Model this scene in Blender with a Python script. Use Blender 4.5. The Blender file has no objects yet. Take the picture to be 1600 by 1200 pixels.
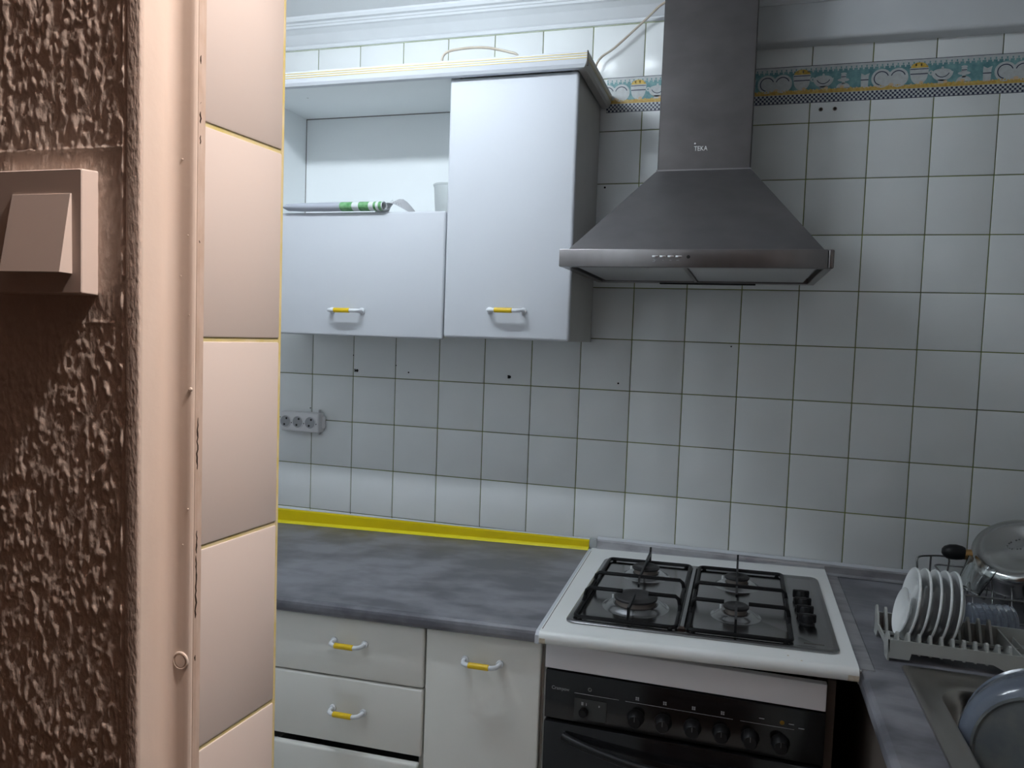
import bpy, bmesh, math, random
import numpy as np
from mathutils import Vector, Matrix

# ------------------------------------------------------------------ camera, world, exposure
SC = bpy.context.scene
COL = SC.collection
Z0 = 1.37                      # everything below is written relative to this height above the floor
FL = -1.37                     # floor in those coordinates
CE = 1.126                     # ceiling

cam_d = bpy.data.cameras.new('camera')
cam_d.sensor_width = 36.0
cam_d.lens = 1206.233 / 1600.0 * 36.0
cam_d.clip_start = 0.02
cam = bpy.data.objects.new('camera', cam_d)
COL.objects.link(cam)
_r = Vector((0.95689118, 0.28833323, 0.03497452))
_d = Vector((0.05121216, -0.04896365, -0.99748678))
_f = Vector((-0.28589611, 0.95627742, -0.06161905))
_m = Matrix.Identity(4)
for i in range(3):
    _m[i][0] = _r[i]; _m[i][1] = -_d[i]; _m[i][2] = -_f[i]
_m[0][3], _m[1][3], _m[2][3] = 1.36513, -2.25633, 0.14803 + Z0
cam.matrix_world = _m
SC.camera = cam

world = bpy.data.worlds.new('world')
SC.world = world
world.use_nodes = True
world.node_tree.nodes['Background'].inputs[0].default_value = (0.03, 0.032, 0.035, 1)
world.node_tree.nodes['Background'].inputs[1].default_value = 0.2

SC.view_settings.view_transform = 'Standard'
SC.view_settings.look = 'None'
SC.view_settings.gamma = 1.0
SC.view_settings.use_curve_mapping = False
SC.view_settings.exposure = 0.0

KITCHEN_LIGHT = ((0.83, 0.92, 1.0), 88.0)     # cool tube over the kitchen
HALL_LIGHT = ((1.0, 0.85, 0.77), 1950.0)        # warm bulb in the hall

random.seed(7)
RNG = np.random.default_rng(11)

# ------------------------------------------------------------------ materials
def new_mat(name):
    m = bpy.data.materials.new(name); m.use_nodes = True
    return m, m.node_tree, m.node_tree.nodes['Principled BSDF']

def pm(name, col, rough=0.4, metal=0.0, col2=None, scale=(8, 8, 8), detail=4.0, lo=0.35, hi=0.65,
       bump=0.0, bscale=None, spec=0.5, trans=0.0, ior=1.45, alpha=1.0, emit=None, rough2=None, coat=0.0):
    m, nt, b = new_mat(name)
    b.inputs['Base Color'].default_value = (*col, 1)
    b.inputs['Roughness'].default_value = rough
    b.inputs['Metallic'].default_value = metal
    b.inputs['Specular IOR Level'].default_value = spec
    b.inputs['Transmission Weight'].default_value = trans
    b.inputs['IOR'].default_value = ior
    b.inputs['Alpha'].default_value = alpha
    b.inputs['Coat Weight'].default_value = coat
    if emit:
        b.inputs['Emission Color'].default_value = (*emit[0], 1)
        b.inputs['Emission Strength'].default_value = emit[1]
    if col2 or bump or rough2 is not None:
        tc = nt.nodes.new('ShaderNodeTexCoord')
        mp = nt.nodes.new('ShaderNodeMapping')
        mp.inputs['Scale'].default_value = scale
        nt.links.new(tc.outputs['Object'], mp.inputs['Vector'])
        nz = nt.nodes.new('ShaderNodeTexNoise')
        nz.inputs['Scale'].default_value = 1.0
        nz.inputs['Detail'].default_value = detail
        nt.links.new(mp.outputs['Vector'], nz.inputs['Vector'])
        rp = nt.nodes.new('ShaderNodeMapRange')
        rp.inputs['From Min'].default_value = lo
        rp.inputs['From Max'].default_value = hi
        nt.links.new(nz.outputs['Fac'], rp.inputs['Value'])
        if col2:
            mx = nt.nodes.new('ShaderNodeMix'); mx.data_type = 'RGBA'
            mx.inputs[6].default_value = (*col, 1); mx.inputs[7].default_value = (*col2, 1)
            nt.links.new(rp.outputs['Result'], mx.inputs[0])
            nt.links.new(mx.outputs[2], b.inputs['Base Color'])
        if rough2 is not None:
            r2 = nt.nodes.new('ShaderNodeMapRange')
            r2.inputs['To Min'].default_value = rough; r2.inputs['To Max'].default_value = rough2
            nt.links.new(rp.outputs['Result'], r2.inputs['Value'])
            nt.links.new(r2.outputs['Result'], b.inputs['Roughness'])
        if bump:
            src = nz
            if bscale:
                mp2 = nt.nodes.new('ShaderNodeMapping'); mp2.inputs['Scale'].default_value = bscale
                nt.links.new(tc.outputs['Object'], mp2.inputs['Vector'])
                src = nt.nodes.new('ShaderNodeTexNoise'); src.inputs['Scale'].default_value = 1.0
                src.inputs['Detail'].default_value = 3
                nt.links.new(mp2.outputs['Vector'], src.inputs['Vector'])
            bp = nt.nodes.new('ShaderNodeBump')
            bp.inputs['Strength'].default_value = bump
            bp.inputs['Distance'].default_value = 0.002
            nt.links.new(src.outputs['Fac'], bp.inputs['Height'])
            nt.links.new(bp.outputs['Normal'], b.inputs['Normal'])
    return m

M = {}
M['tile'] = pm('glazed_white_tile', (0.80, 0.82, 0.82), 0.24, col2=(0.85, 0.87, 0.87), scale=(3, 3, 3), bump=0.04, bscale=(22, 22, 22))
M['grout'] = pm('old_grout', (0.17, 0.18, 0.11), 0.9, col2=(0.26, 0.30, 0.10), scale=(5, 5, 5))
M['coving'] = pm('white_plaster', (0.68, 0.70, 0.72), 0.7, col2=(0.73, 0.75, 0.77), scale=(6, 6, 6))
M['ceiling'] = pm('ceiling_paint', (0.86, 0.87, 0.88), 0.85, bump=0.1, scale=(40, 40, 40))
M['paint'] = pm('kitchen_wall_paint', (0.88, 0.89, 0.89), 0.8, bump=0.05, scale=(20, 20, 20))
M['floor'] = pm('floor_stone', (0.58, 0.57, 0.55), 0.4, col2=(0.64, 0.63, 0.61), scale=(4, 4, 4))
M['hall_floor'] = pm('darkened_wood_floor', (0.10, 0.06, 0.04), 0.4, col2=(0.14, 0.085, 0.055), scale=(3, 20, 3))  # unseen hall floor, coloured dark to cut bounced light
M['hall_dim'] = pm('hall_dimmed_tone', (0.42, 0.31, 0.26), 0.8)  # unseen hall walls and ceiling, tone set to limit the bounced fill
M['hall_paint'] = pm('hall_cream_paint', (0.60, 0.53, 0.47), 0.75, bump=0.1, scale=(60, 60, 60))
M['gotele'] = pm('thick_drip_plaster', (0.62, 0.53, 0.47), 0.55, bump=0.35, scale=(350, 350, 200), col2=(0.66, 0.57, 0.51))
M['smooth'] = pm('brushed_paint', (0.62, 0.53, 0.47), 0.55, bump=0.6, scale=(420, 420, 160))
M['frame'] = pm('cream_gloss_frame', (0.80, 0.71, 0.64), 0.42, col2=(0.76, 0.66, 0.58), scale=(25, 25, 6), bump=0.08, bscale=(120, 120, 120))
M['reveal_tile'] = pm('glazed_cream_tile', (0.74, 0.69, 0.66), 0.22, bump=0.03, bscale=(25, 25, 25))
M['yellow_grout'] = pm('yellow_grout', (0.62, 0.56, 0.22), 0.85, col2=(0.68, 0.63, 0.40), scale=(60, 60, 60))
M['caulk'] = pm('cracked_caulk', (0.66, 0.56, 0.49), 0.7, col2=(0.58, 0.47, 0.39), scale=(120, 120, 40), bump=0.4)
M['crack'] = pm('dark_crack', (0.05, 0.035, 0.025), 0.9)  # dark brown of the cracks in the caulk
M['switch'] = pm('cream_switch_plastic', (0.72, 0.64, 0.59), 0.55, spec=0.3)
M['white_lam'] = pm('white_melamine', (0.61, 0.63, 0.67), 0.55, bump=0.03, bscale=(90, 90, 90), spec=0.3)
M['cream_lam'] = pm('cream_melamine', (0.78, 0.77, 0.72), 0.42, bump=0.03, bscale=(90, 90, 90))
M['carcass'] = pm('white_carcass_board', (0.84, 0.87, 0.88), 0.45)
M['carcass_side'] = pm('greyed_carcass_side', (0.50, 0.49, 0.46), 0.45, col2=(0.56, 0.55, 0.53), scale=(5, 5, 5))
M['gold'] = pm('gold_stripe', (0.62, 0.47, 0.10), 0.35)
M['dark_joint_shade'] = pm('dark_joint_and_shade', (0.10, 0.078, 0.065), 0.8)  # dark joints and print; also the shade painted into the corner by the oven
M['handle_white'] = pm('white_handle_plastic', (0.75, 0.77, 0.80), 0.3)
M['handle_yellow'] = pm('yellow_handle_sleeve', (0.75, 0.50, 0.01), 0.35)
M['yellow'] = pm('yellow_plastic', (0.80, 0.62, 0.0), 0.32, col2=(0.72, 0.54, 0.0), scale=(6, 6, 6))
M['yellow_lip'] = pm('bright_yellow_lip', (0.90, 0.78, 0.02), 0.32)
M['clear'] = pm('clear_silicone', (0.55, 0.58, 0.58), 0.25, alpha=0.7)
M['alu'] = pm('brushed_aluminium', (0.50, 0.50, 0.52), 0.42, metal=0.8, col2=(0.36, 0.35, 0.38), scale=(14, 30, 30), lo=0.45, hi=0.7)
M['worktop'] = pm('slate_laminate', (0.105, 0.105, 0.122), 0.36, col2=(0.235, 0.235, 0.26), scale=(8, 13, 9), detail=10, lo=0.40, hi=0.62, rough2=0.5)
M['white_top'] = pm('worn_white_laminate', (0.80, 0.81, 0.79), 0.35, col2=(0.84, 0.85, 0.84), scale=(5, 5, 5))
M['rust'] = pm('rust_stain', (0.50, 0.40, 0.26), 0.8, col2=(0.72, 0.66, 0.55), scale=(60, 60, 60))
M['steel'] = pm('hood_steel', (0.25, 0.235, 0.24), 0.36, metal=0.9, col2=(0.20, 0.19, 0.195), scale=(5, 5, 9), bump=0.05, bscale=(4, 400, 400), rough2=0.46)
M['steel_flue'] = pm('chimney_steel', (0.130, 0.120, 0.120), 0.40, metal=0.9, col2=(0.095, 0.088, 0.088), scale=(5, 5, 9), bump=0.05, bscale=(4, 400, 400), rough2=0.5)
M['steel_bar'] = pm('hood_bar_steel', (0.25, 0.235, 0.235), 0.30, metal=0.9, col2=(0.19, 0.175, 0.175), scale=(9, 3, 3))
M['hob_steel'] = pm('hob_steel', (0.30, 0.295, 0.30), 0.16, metal=1.0, col2=(0.26, 0.255, 0.26), scale=(6, 6, 6), rough2=0.22)
M['dish_steel'] = pm('burner_dish_steel', (0.50, 0.50, 0.51), 0.24, metal=1.0)
M['sink_steel'] = pm('sink_steel', (0.44, 0.42, 0.395), 0.28, metal=1.0)
M['pot_steel'] = pm('polished_steel', (0.50, 0.50, 0.49), 0.16, metal=1.0)
M['filter'] = pm('filter_mesh', (0.50, 0.50, 0.50), 0.5, metal=0.5, bump=0.4, scale=(300, 300, 300))
M['black'] = pm('black_enamel', (0.006, 0.006, 0.007), 0.42, spec=0.25)
M['black_cap'] = pm('burner_cap', (0.022, 0.021, 0.022), 0.6, bump=0.1, scale=(60, 60, 60))
M['burner'] = pm('burner_alloy', (0.22, 0.19, 0.17), 0.55, metal=0.6)
M['black_glass'] = pm('black_glass', (0.008, 0.008, 0.009), 0.16)
M['oven_door'] = pm('oven_door_glass', (0.010, 0.010, 0.011), 0.12)
M['print_grey'] = pm('grey_print', (0.34, 0.34, 0.35), 0.5)
M['print_dim'] = pm('dim_print', (0.12, 0.12, 0.12), 0.5)
M['display'] = pm('oven_display', (0.045, 0.047, 0.046), 0.3)
M['amber'] = pm('amber_lens', (0.25, 0.13, 0.01), 0.3)
M['silver'] = pm('silver_badge', (0.75, 0.75, 0.75), 0.2, metal=0.8)
M['socket'] = pm('socket_plastic', (0.74, 0.73, 0.74), 0.4)
M['socket_in'] = pm('socket_recess', (0.36, 0.36, 0.38), 0.45)
M['dark'] = pm('dark_hole', (0.012, 0.011, 0.010), 0.8)
M['cable'] = pm('cream_cable', (0.55, 0.50, 0.42), 0.5, col2=(0.44, 0.36, 0.28), scale=(20, 20, 20))
M['paper'] = pm('white_paper', (0.68, 0.70, 0.72), 0.6)
M['paper_grey'] = pm('grey_paper', (0.42, 0.44, 0.50), 0.5)
M['paper_green'] = pm('green_print', (0.05, 0.22, 0.06), 0.5, col2=(0.20, 0.42, 0.20), scale=(50, 50, 50))
M['cup'] = pm('frosted_plastic', (0.80, 0.83, 0.83), 0.3, trans=0.6)
M['rack'] = pm('grey_rack_plastic', (0.42, 0.43, 0.41), 0.45)
M['china'] = pm('white_china', (0.84, 0.86, 0.86), 0.16, coat=0.3)
M['chrome_wire'] = pm('dull_chrome_wire', (0.22, 0.22, 0.22), 0.3, metal=1.0)
M['black_plastic'] = pm('black_plastic', (0.009, 0.009, 0.010), 0.42, spec=0.28)
M['copper'] = pm('copper_ferrule', (0.55, 0.32, 0.13), 0.25, metal=1.0)
M['glass'] = pm('drinking_glass', (0.92, 0.95, 0.95), 0.03, trans=1.0, ior=1.45)
M['rib_plastic'] = pm('ribbed_clear_plastic', (0.62, 0.68, 0.78), 0.08, trans=0.85, ior=1.3)
M['blue_plastic'] = pm('smoky_blue_plastic', (0.17, 0.20, 0.26), 0.14, trans=0.25, col2=(0.14, 0.165, 0.21), scale=(7, 7, 7))
M['dark_bowl'] = pm('dark_grey_base', (0.10, 0.115, 0.125), 0.4, col2=(0.15, 0.16, 0.155), scale=(25, 25, 25), detail=8)
M['lamp_white'] = pm('lamp_housing', (0.7, 0.7, 0.7), 0.5)
M['tube'] = pm('lit_tube', (1, 1, 1), 0.5, emit=KITCHEN_LIGHT)
M['globe'] = pm('lit_globe', (1, 1, 1), 0.5, emit=HALL_LIGHT)
M['b_white'] = pm('print_white', (0.55, 0.58, 0.58), 0.4, col2=(0.48, 0.50, 0.50), scale=(90, 90, 90))
M['b_teal'] = pm('print_teal', (0.09, 0.22, 0.24), 0.4, col2=(0.20, 0.37, 0.38), scale=(45, 45, 45), detail=5)
M['b_navy'] = pm('print_navy', (0.025, 0.03, 0.07), 0.4)
M['b_yellow'] = pm('print_yellow', (0.58, 0.36, 0.04), 0.4, col2=(0.66, 0.48, 0.14), scale=(120, 120, 120))
M['b_ochre'] = pm('print_ochre', (0.50, 0.28, 0.04), 0.4, col2=(0.60, 0.44, 0.14), scale=(110, 110, 110))
M['b_peach'] = pm('print_peach', (0.62, 0.46, 0.30), 0.4)

def checker_mat():
    m, nt, b = new_mat('print_checks')
    tc = nt.nodes.new('ShaderNodeTexCoord')
    mp = nt.nodes.new('ShaderNodeMapping')
    mp.inputs['Location'].default_value = (0, 0.5, 0)
    mp.inputs['Scale'].default_value = (182, 0.0, 182)
    ck = nt.nodes.new('ShaderNodeTexChecker')
    ck.inputs['Scale'].default_value = 1.0
    ck.inputs['Color1'].default_value = (0.025, 0.03, 0.07, 1)
    ck.inputs['Color2'].default_value = (0.55, 0.58, 0.58, 1)
    nt.links.new(tc.outputs['Object'], mp.inputs['Vector'])
    nt.links.new(mp.outputs['Vector'], ck.inputs['Vector'])
    nt.links.new(ck.outputs['Color'], b.inputs['Base Color'])
    b.inputs['Roughness'].default_value = 0.4
    return m
M['b_check'] = checker_mat()

# ------------------------------------------------------------------ mesh helpers
def tilt(v):
    """the old left-hand worktop run has sunk towards its far end"""
    w = min(1.0, max(0.0, (v[2] - FL) / 0.4))
    return (v[0], v[1], v[2] + 0.0250 * (v[0] - 0.95) * w)

class MB:
    def __init__(self):
        self.v = []; self.f = []; self.mi = []; self.sm = []; self.cur = 0; self.mats = []
    def use(self, m):
        mat = M[m] if isinstance(m, str) else m
        if mat not in self.mats: self.mats.append(mat)
        self.cur = self.mats.index(mat); return self
    def add(self, vs, fs, smooth=False):
        o = len(self.v)
        self.v += [tuple(p) for p in vs]
        for f in fs:
            self.f.append(tuple(o + i for i in f)); self.mi.append(self.cur); self.sm.append(smooth)
        return self
    def box(self, x0, x1, y0, y1, z0, z1, bev=0.0, seg=2, rot=None):
        bm = bmesh.new()
        bmesh.ops.create_cube(bm, size=1.0)
        for v in bm.verts:
            v.co = Vector(((x0 + x1) / 2 + v.co.x * (x1 - x0), (y0 + y1) / 2 + v.co.y * (y1 - y0), (z0 + z1) / 2 + v.co.z * (z1 - z0)))
        if bev > 0:
            bev = min(bev, 0.45 * min(abs(x1 - x0), abs(y1 - y0), abs(z1 - z0)))
            bmesh.ops.bevel(bm, geom=list(bm.edges), offset=bev, segments=seg, profile=0.5, affect='EDGES')
        bm.normal_update()
        bm.verts.index_update()
        vs = [v.co.copy() for v in bm.verts]
        if rot:
            vs = [rot @ p for p in vs]
        self.add(vs, [[v.index for v in f.verts] for f in bm.faces], bev > 0 and seg > 1)
        bm.free(); return self
    def tube(self, pts, r, n=10, closed=False, cap=True):
        pts = [Vector(p) for p in pts]
        k = len(pts); rings = []
        up = None
        for i, p in enumerate(pts):
            if closed:
                t = (pts[(i + 1) % k] - pts[i - 1])
            else:
                t = pts[min(i + 1, k - 1)] - pts[max(i - 1, 0)]
            t.normalize()
            if up is None:
                a = Vector((0, 0, 1)) if abs(t.z) < 0.9 else Vector((1, 0, 0))
                up = (a - t * a.dot(t)).normalized()
            else:
                up = (up - t * up.dot(t)).normalized()
            s = t.cross(up)
            rr = r[i] if isinstance(r, (list, tuple)) else r
            rings.append([p + (up * math.cos(2 * math.pi * j / n) + s * math.sin(2 * math.pi * j / n)) * rr for j in range(n)])
        vs = [q for ring in rings for q in ring]
        fs = []
        for i in range(k if closed else k - 1):
            a, b = i * n, ((i + 1) % k) * n
            for j in range(n):
                fs.append((a + j, a + (j + 1) % n, b + (j + 1) % n, b + j))
        self.add(vs, fs, True)
        if cap and not closed:
            self.add(rings[0], [tuple(range(n))], False)
            self.add(rings[-1], [tuple(range(n))[::-1]], False)
        return self
    def lathe(self, prof, origin, axis=(0, 0, 1), n=32, smooth=True, squash=None):
        q = Vector((0, 0, 1)).rotation_difference(Vector(axis).normalized())
        o = Vector(origin)
        vs = []; fs = []
        for (r, z) in prof:
            for j in range(n):
                a = 2 * math.pi * j / n
                vs.append(o + q @ Vector((r * math.cos(a), r * math.sin(a) * (squash or 1.0), z)))
        for i in range(len(prof) - 1):
            for j in range(n):
                fs.append((i * n + j, i * n + (j + 1) % n, (i + 1) * n + (j + 1) % n, (i + 1) * n + j))
        self.add(vs, fs, smooth)
        return self
    def cyl(self, p0, p1, r, n=20):
        p0, p1 = Vector(p0), Vector(p1); L = (p1 - p0).length
        b = min(r * 0.18, L * 0.3)
        return self.lathe([(0.0001, 0), (r - b, 0), (r, b), (r, L - b), (r - b, L), (0.0001, L)], p0, p1 - p0, n, True)
    def prism(self, poly, axis, a, b):
        """poly: 2-D outline in the two other axes, extruded along axis from a to b"""
        def P(u, w, t):
            return {'x': (t, u, w), 'y': (u, t, w), 'z': (u, w, t)}[axis]
        n = len(poly)
        vs = [P(u, w, a) for u, w in poly] + [P(u, w, b) for u, w in poly]
        fs = [(j, (j + 1) % n, n + (j + 1) % n, n + j) for j in range(n)] + [tuple(range(n))[::-1], tuple(range(n, 2 * n))]
        return self.add(vs, fs)
    def loft(self, loops, cap0=False, cap1=False, smooth=True, closed=True):
        n = len(loops[0])
        vs = [p for l in loops for p in l]; fs = []
        for i in range(len(loops) - 1):
            for j in range(n if closed else n - 1):
                fs.append((i * n + j, i * n + (j + 1) % n, (i + 1) * n + (j + 1) % n, (i + 1) * n + j))
        self.add(vs, fs, smooth)
        if cap0: self.add(loops[0], [tuple(range(n))[::-1]])
        if cap1: self.add(loops[-1], [tuple(range(n))])
        return self

def empty(name, loc, label=None, cat=None, group=None):
    o = bpy.data.objects.new(name, None)
    o.empty_display_size = 0.05
    COL.objects.link(o)
    o.location = (loc[0], loc[1], loc[2] + Z0)
    if label: o['label'] = label
    if cat: o['category'] = cat
    if group: o['group'] = group
    return o

def wloc(o):
    p = Vector(o.location)
    return p + wloc(o.parent) if o.parent else p

def build(mb, name, parent=None, origin=None, label=None, cat=None, group=None, kind=None, shear=None, mat=None, shade=True):
    """link the collected geometry as one mesh object; geometry is given in scene coordinates"""
    vs = mb.v
    if shear: vs = [shear(p) for p in vs]
    if origin is None:
        if parent is not None:
            base = wloc(parent) - Vector((0, 0, Z0))
        else:
            a = np.array(vs); base = Vector(((a[:, 0].min() + a[:, 0].max()) / 2, (a[:, 1].min() + a[:, 1].max()) / 2, a[:, 2].min()))
    else:
        base = Vector(origin)
    me = bpy.data.meshes.new(name)
    me.from_pydata([(p[0] - base.x, p[1] - base.y, p[2] - base.z) for p in vs], [], mb.f)
    if mat: me.materials.append(M[mat])
    else:
        for m in mb.mats: me.materials.append(m)
    me.polygons.foreach_set('material_index', mb.mi if not mat else [0] * len(mb.f))
    me.polygons.foreach_set('use_smooth', mb.sm)
    me.validate()
    bm = bmesh.new(); bm.from_mesh(me)
    bmesh.ops.remove_doubles(bm, verts=bm.verts, dist=1e-6)
    bmesh.ops.recalc_face_normals(bm, faces=bm.faces)
    bm.to_mesh(me); bm.free()
    if any(mb.sm) and hasattr(me, 'set_sharp_from_angle'):
        me.set_sharp_from_angle(angle=math.radians(40))
    o = bpy.data.objects.new(name, me)
    COL.objects.link(o)
    if parent is not None:
        o.parent = parent
        o.location = base + Vector((0, 0, Z0)) - wloc(parent)
    else:
        o.location = (base.x, base.y, base.z + Z0)
    if label: o['label'] = label
    if cat: o['category'] = cat
    if group: o['group'] = group
    if kind: o['kind'] = kind
    return o

def text_mesh(txt, size, depth=0.0002):
    cu = bpy.data.curves.new('t', 'FONT')
    cu.body = txt; cu.size = size; cu.extrude = depth; cu.resolution_u = 3
    ob = bpy.data.objects.new('t', cu); COL.objects.link(ob)
    dg = bpy.context.evaluated_depsgraph_get()
    me = bpy.data.meshes.new_from_object(ob.evaluated_get(dg))
    vs = [v.co.copy() for v in me.vertices]; fs = [tuple(p.vertices) for p in me.polygons]
    bpy.data.objects.remove(ob); bpy.data.curves.remove(cu); bpy.data.meshes.remove(me)
    return vs, fs

def put_text(mb, txt, size, org, ex=(1, 0, 0), ey=(0, 0, 1), squeeze=1.0):
    vs, fs = text_mesh(txt, size)
    ex, ey = Vector(ex), Vector(ey); ez = ex.cross(ey)
    mb.add([Vector(org) + ex * (v.x * squeeze) + ey * v.y + ez * v.z for v in vs], fs)

def rrect(x0, x1, y0, y1, r, z, n=6):
    pts = []
    for cx, cy, a0 in ((x1 - r, y1 - r, 0), (x0 + r, y1 - r, 90), (x0 + r, y0 + r, 180), (x1 - r, y0 + r, 270)):
        for k in range(n + 1):
            a = math.radians(a0 + 90 * k / n)
            pts.append((cx + r * math.cos(a), cy + r * math.sin(a), z))
    return pts

# ------------------------------------------------------------------ the room
def structure(name, mb, label, **k):
    return build(mb, name, label=label, kind='structure', cat=k.pop('cat', name.split('_')[0]), **k)

XL, XR = -0.62, 2.29
YF, YK = -1.832, -1.709
mb = MB().use('hall_floor'); mb.box(-2.0, 5.0, -6.0, YK, FL - 0.05, FL)
mb2 = MB().use('hall_dim'); mb2.box(-2.0, 5.0, -6.0, YK, CE, CE + 0.05)
structure('ceiling_hall', mb2, 'unseen hall ceiling toned down for less bounced light', cat='ceiling')
structure('floor_hall', mb, 'unseen brown wooden hall floor, darkened for less bounced light', cat='floor')
mb = MB().use('floor'); mb.box(XL - 0.1, XR + 0.1, YK, 0.1, FL - 0.05, FL)
structure('floor', mb, 'grey stone floor under the kitchen')
mb = MB().use('ceiling'); mb.box(XL - 0.1, XR + 0.1, YK, 0.1, CE, CE + 0.05)
structure('ceiling', mb, 'plain grey white ceiling above the plaster coving')
mb = MB().use('paint'); mb.box(XL - 0.1, XL, -1.70, 0.0, FL, CE)
structure('wall_left', mb, 'plain painted side wall hidden behind the tiled doorway pier')
M['paint_side'] = pm('dimmed_side_paint', (0.60, 0.60, 0.57), 0.8)  # toned below the left wall so less light bounces from the right
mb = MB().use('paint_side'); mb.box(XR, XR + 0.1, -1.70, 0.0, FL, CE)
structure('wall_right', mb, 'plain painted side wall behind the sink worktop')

mb = MB().use('grout'); mb.box(XL - 0.1, XR + 0.1, 0.0022, 0.1, FL, CE)
wall_back = structure('wall_back', mb, 'kitchen wall of square white glazed tiles with dark grout', origin=(0, 0, FL))
# tiles: one shared mesh for whole tiles, cut ones for the top row
T = 0.15; G = 0.0013
def tile_mesh(h):
    b = MB().use('tile'); b.box(G, T - G, 0, 0.008, G, h - G, 0.0011, 2)
    me = bpy.data.meshes.new('tile'); me.from_pydata(b.v, [], b.f); me.materials.append(M['tile'])
    me.polygons.foreach_set('use_smooth', [True] * len(b.f))
    me.set_sharp_from_angle(angle=math.radians(50))
    return me
TM = {0.15: tile_mesh(0.15), 0.07: tile_mesh(0.07)}
for r in range(-5, 8):
    h = 0.15 if r < 7 else 0.07
    for c in range(-4, 15):
        o = bpy.data.objects.new('tile', TM[h]); COL.objects.link(o); o.parent = wall_back
        o.location = (c * T, random.uniform(-0.0002, 0.0002), r * T - FL)
        o.rotation_euler = (random.uniform(-1, 1) * 0.0028, 0, random.uniform(-1, 1) * 0.0028)
# drill holes and small marks in the tiles
for k, (x, z, r) in enumerate(((0.346, 0.0217, 0.0026), (1.0157, 0.0212, 0.0028), (0.9516, 0.5898, 0.0030), (0.1499, 0.0688, 0.002), (-0.0054, -0.113, 0.002), (0.3021, 0.0422, 0.002), (1.329, 0.147 - 0.006, 0.0022))):
    b = MB().use('dark'); b.lathe([(0.0001, 0), (r, 0), (r, 0.003)], (x, -0.0006, z), (0, 1, 0), 10)
    build(b, 'drill_hole', wall_back)

# coving along the left part, boxed beam with coving on the right
prof = [(0.0, 1.050), (-0.010, 1.050), (-0.012, 1.056), (-0.010, 1.061), (-0.014, 1.064), (-0.022, 1.073), (-0.034, 1.086), (-0.049, 1.096),
        (-0.056, 1.098), (-0.058, 1.104), (-0.062, 1.105), (-0.064, 1.110), (-0.074, 1.112), (-0.078, 1.120), (-0.078, 1.126), (0.0, 1.126)]
mb = MB().use('coving'); mb.prism(prof, 'x', XL, 1.30)
M['moss'] = pm('mossy_grout', (0.45, 0.50, 0.30), 0.9, col2=(0.70, 0.74, 0.62), scale=(14, 14, 14))
mb.use('moss')
mb.box(XL, 1.29, -0.0035, 0.001, 1.0485, 1.0515)
structure('trim_1', mb, 'white moulded plaster coving above the wall cabinets', cat='coving')
mb = MB().use('coving'); mb.box(1.20, XR, -0.052, 0.01, 0.951, 1.055, 0.010, 3)
structure('wall_beam', mb, 'boxed white beam above the printed border right of the hood', cat='beam')
prof2 = [(0.0 - 0.045, 1.045), (-0.056, 1.045), (-0.060, 1.05), (-0.062, 1.056), (-0.07, 1.066), (-0.085, 1.082), (-0.105, 1.094), (-0.112, 1.100), (-0.122, 1.104), (-0.126, 1.112), (-0.130, 1.126), (-0.045, 1.126)]
mb = MB().use('coving'); mb.prism(prof2, 'x', 1.31, XR)
structure('trim_2', mb, 'white plaster coving running over the boxed beam', cat='coving')

# partition between hall and kitchen: pier with the switch, lintel, far jamb
YF, YK = -1.832, -1.709
mb = MB().use('hall_paint')
mb.prism([(-2.0, YF), (0.9775, YF), (0.9775, -1.803), (0.9965, -1.803), (0.9960, -1.797), (1.0020, YK), (-2.0, YK)], 'z', FL, CE)
mb.box(1.80, 5.0, YF, YK, FL, CE)
mb.prism([(0.99, YF), (1.80, YF), (1.80, YK), (0.99, YK)], 'z', 0.885, CE)
wall_front = structure('wall_front', mb, 'cream doorway pier in front with drip plaster and a tiled edge', origin=(0.9, -1.77, FL))

mb = MB().use('paint'); mb.box(XL, 0.999, YK - 0.002, YK + 0.001, FL, CE); mb.box(1.80, XR, YK - 0.002, YK + 0.001, FL, CE); mb.box(0.999, 1.80, YK - 0.002, YK + 0.001, 0.885, CE)
build(mb, 'kitchen_bounce_face', wall_front)  # unseen white facing, added to bounce light back into the kitchen
# smooth painted strip beside the frame
mb = MB().use('smooth'); mb.box(0.966, 0.9779, YF - 0.0018, YF + 0.004, FL, CE, 0.0016, 3)
build(mb, 'smooth_strip', wall_front)

# drip plaster relief
def blur(a, sx, sz, dx):
    fz = np.fft.fftfreq(a.shape[0], dx)[:, None]; fx = np.fft.fftfreq(a.shape[1], dx)[None, :]
    return np.real(np.fft.ifft2(np.fft.fft2(a) * np.exp(-2 * (np.pi ** 2) * ((fx * sx) ** 2 + (fz * sz) ** 2))))
dx = 0.0008
gx = np.arange(0.730, 0.9675, dx); gz = np.arange(-0.30, 0.50, dx)
X, Zg = np.meshgrid(gx, gz)
def field(sx, sz):
    a = blur(RNG.standard_normal(X.shape), sx, sz, dx); return a / a.std()
h = np.maximum(0, field(0.00135, 0.0022) * 0.8 + field(0.0015, 0.0050) * 0.55 + 0.35) ** 0.8 * 0.00052
h += np.maximum(0, field(0.0012, 0.0018) - 0.9) * 0.00030
h += field(0.009, 0.016) * 0.00010
h = np.clip(h, 0, 0.0022)
inpatch = (1 / (1 + np.exp((X - 0.9605) / 0.0007))) * (1 / (1 + np.exp((Zg - 0.2625) / 0.0007))) * (1 / (1 + np.exp((0.1485 - Zg) / 0.0012)))
fine = np.abs(field(0.0009, 0.003)) * 0.00016
h = h * (1 - inpatch) + inpatch * (fine + 0.0001)
ridge = np.exp(-((X - 0.9635) / 0.0013) ** 2) * 0.0011 * (0.75 + 0.5 * field(0.002, 0.004))
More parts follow.
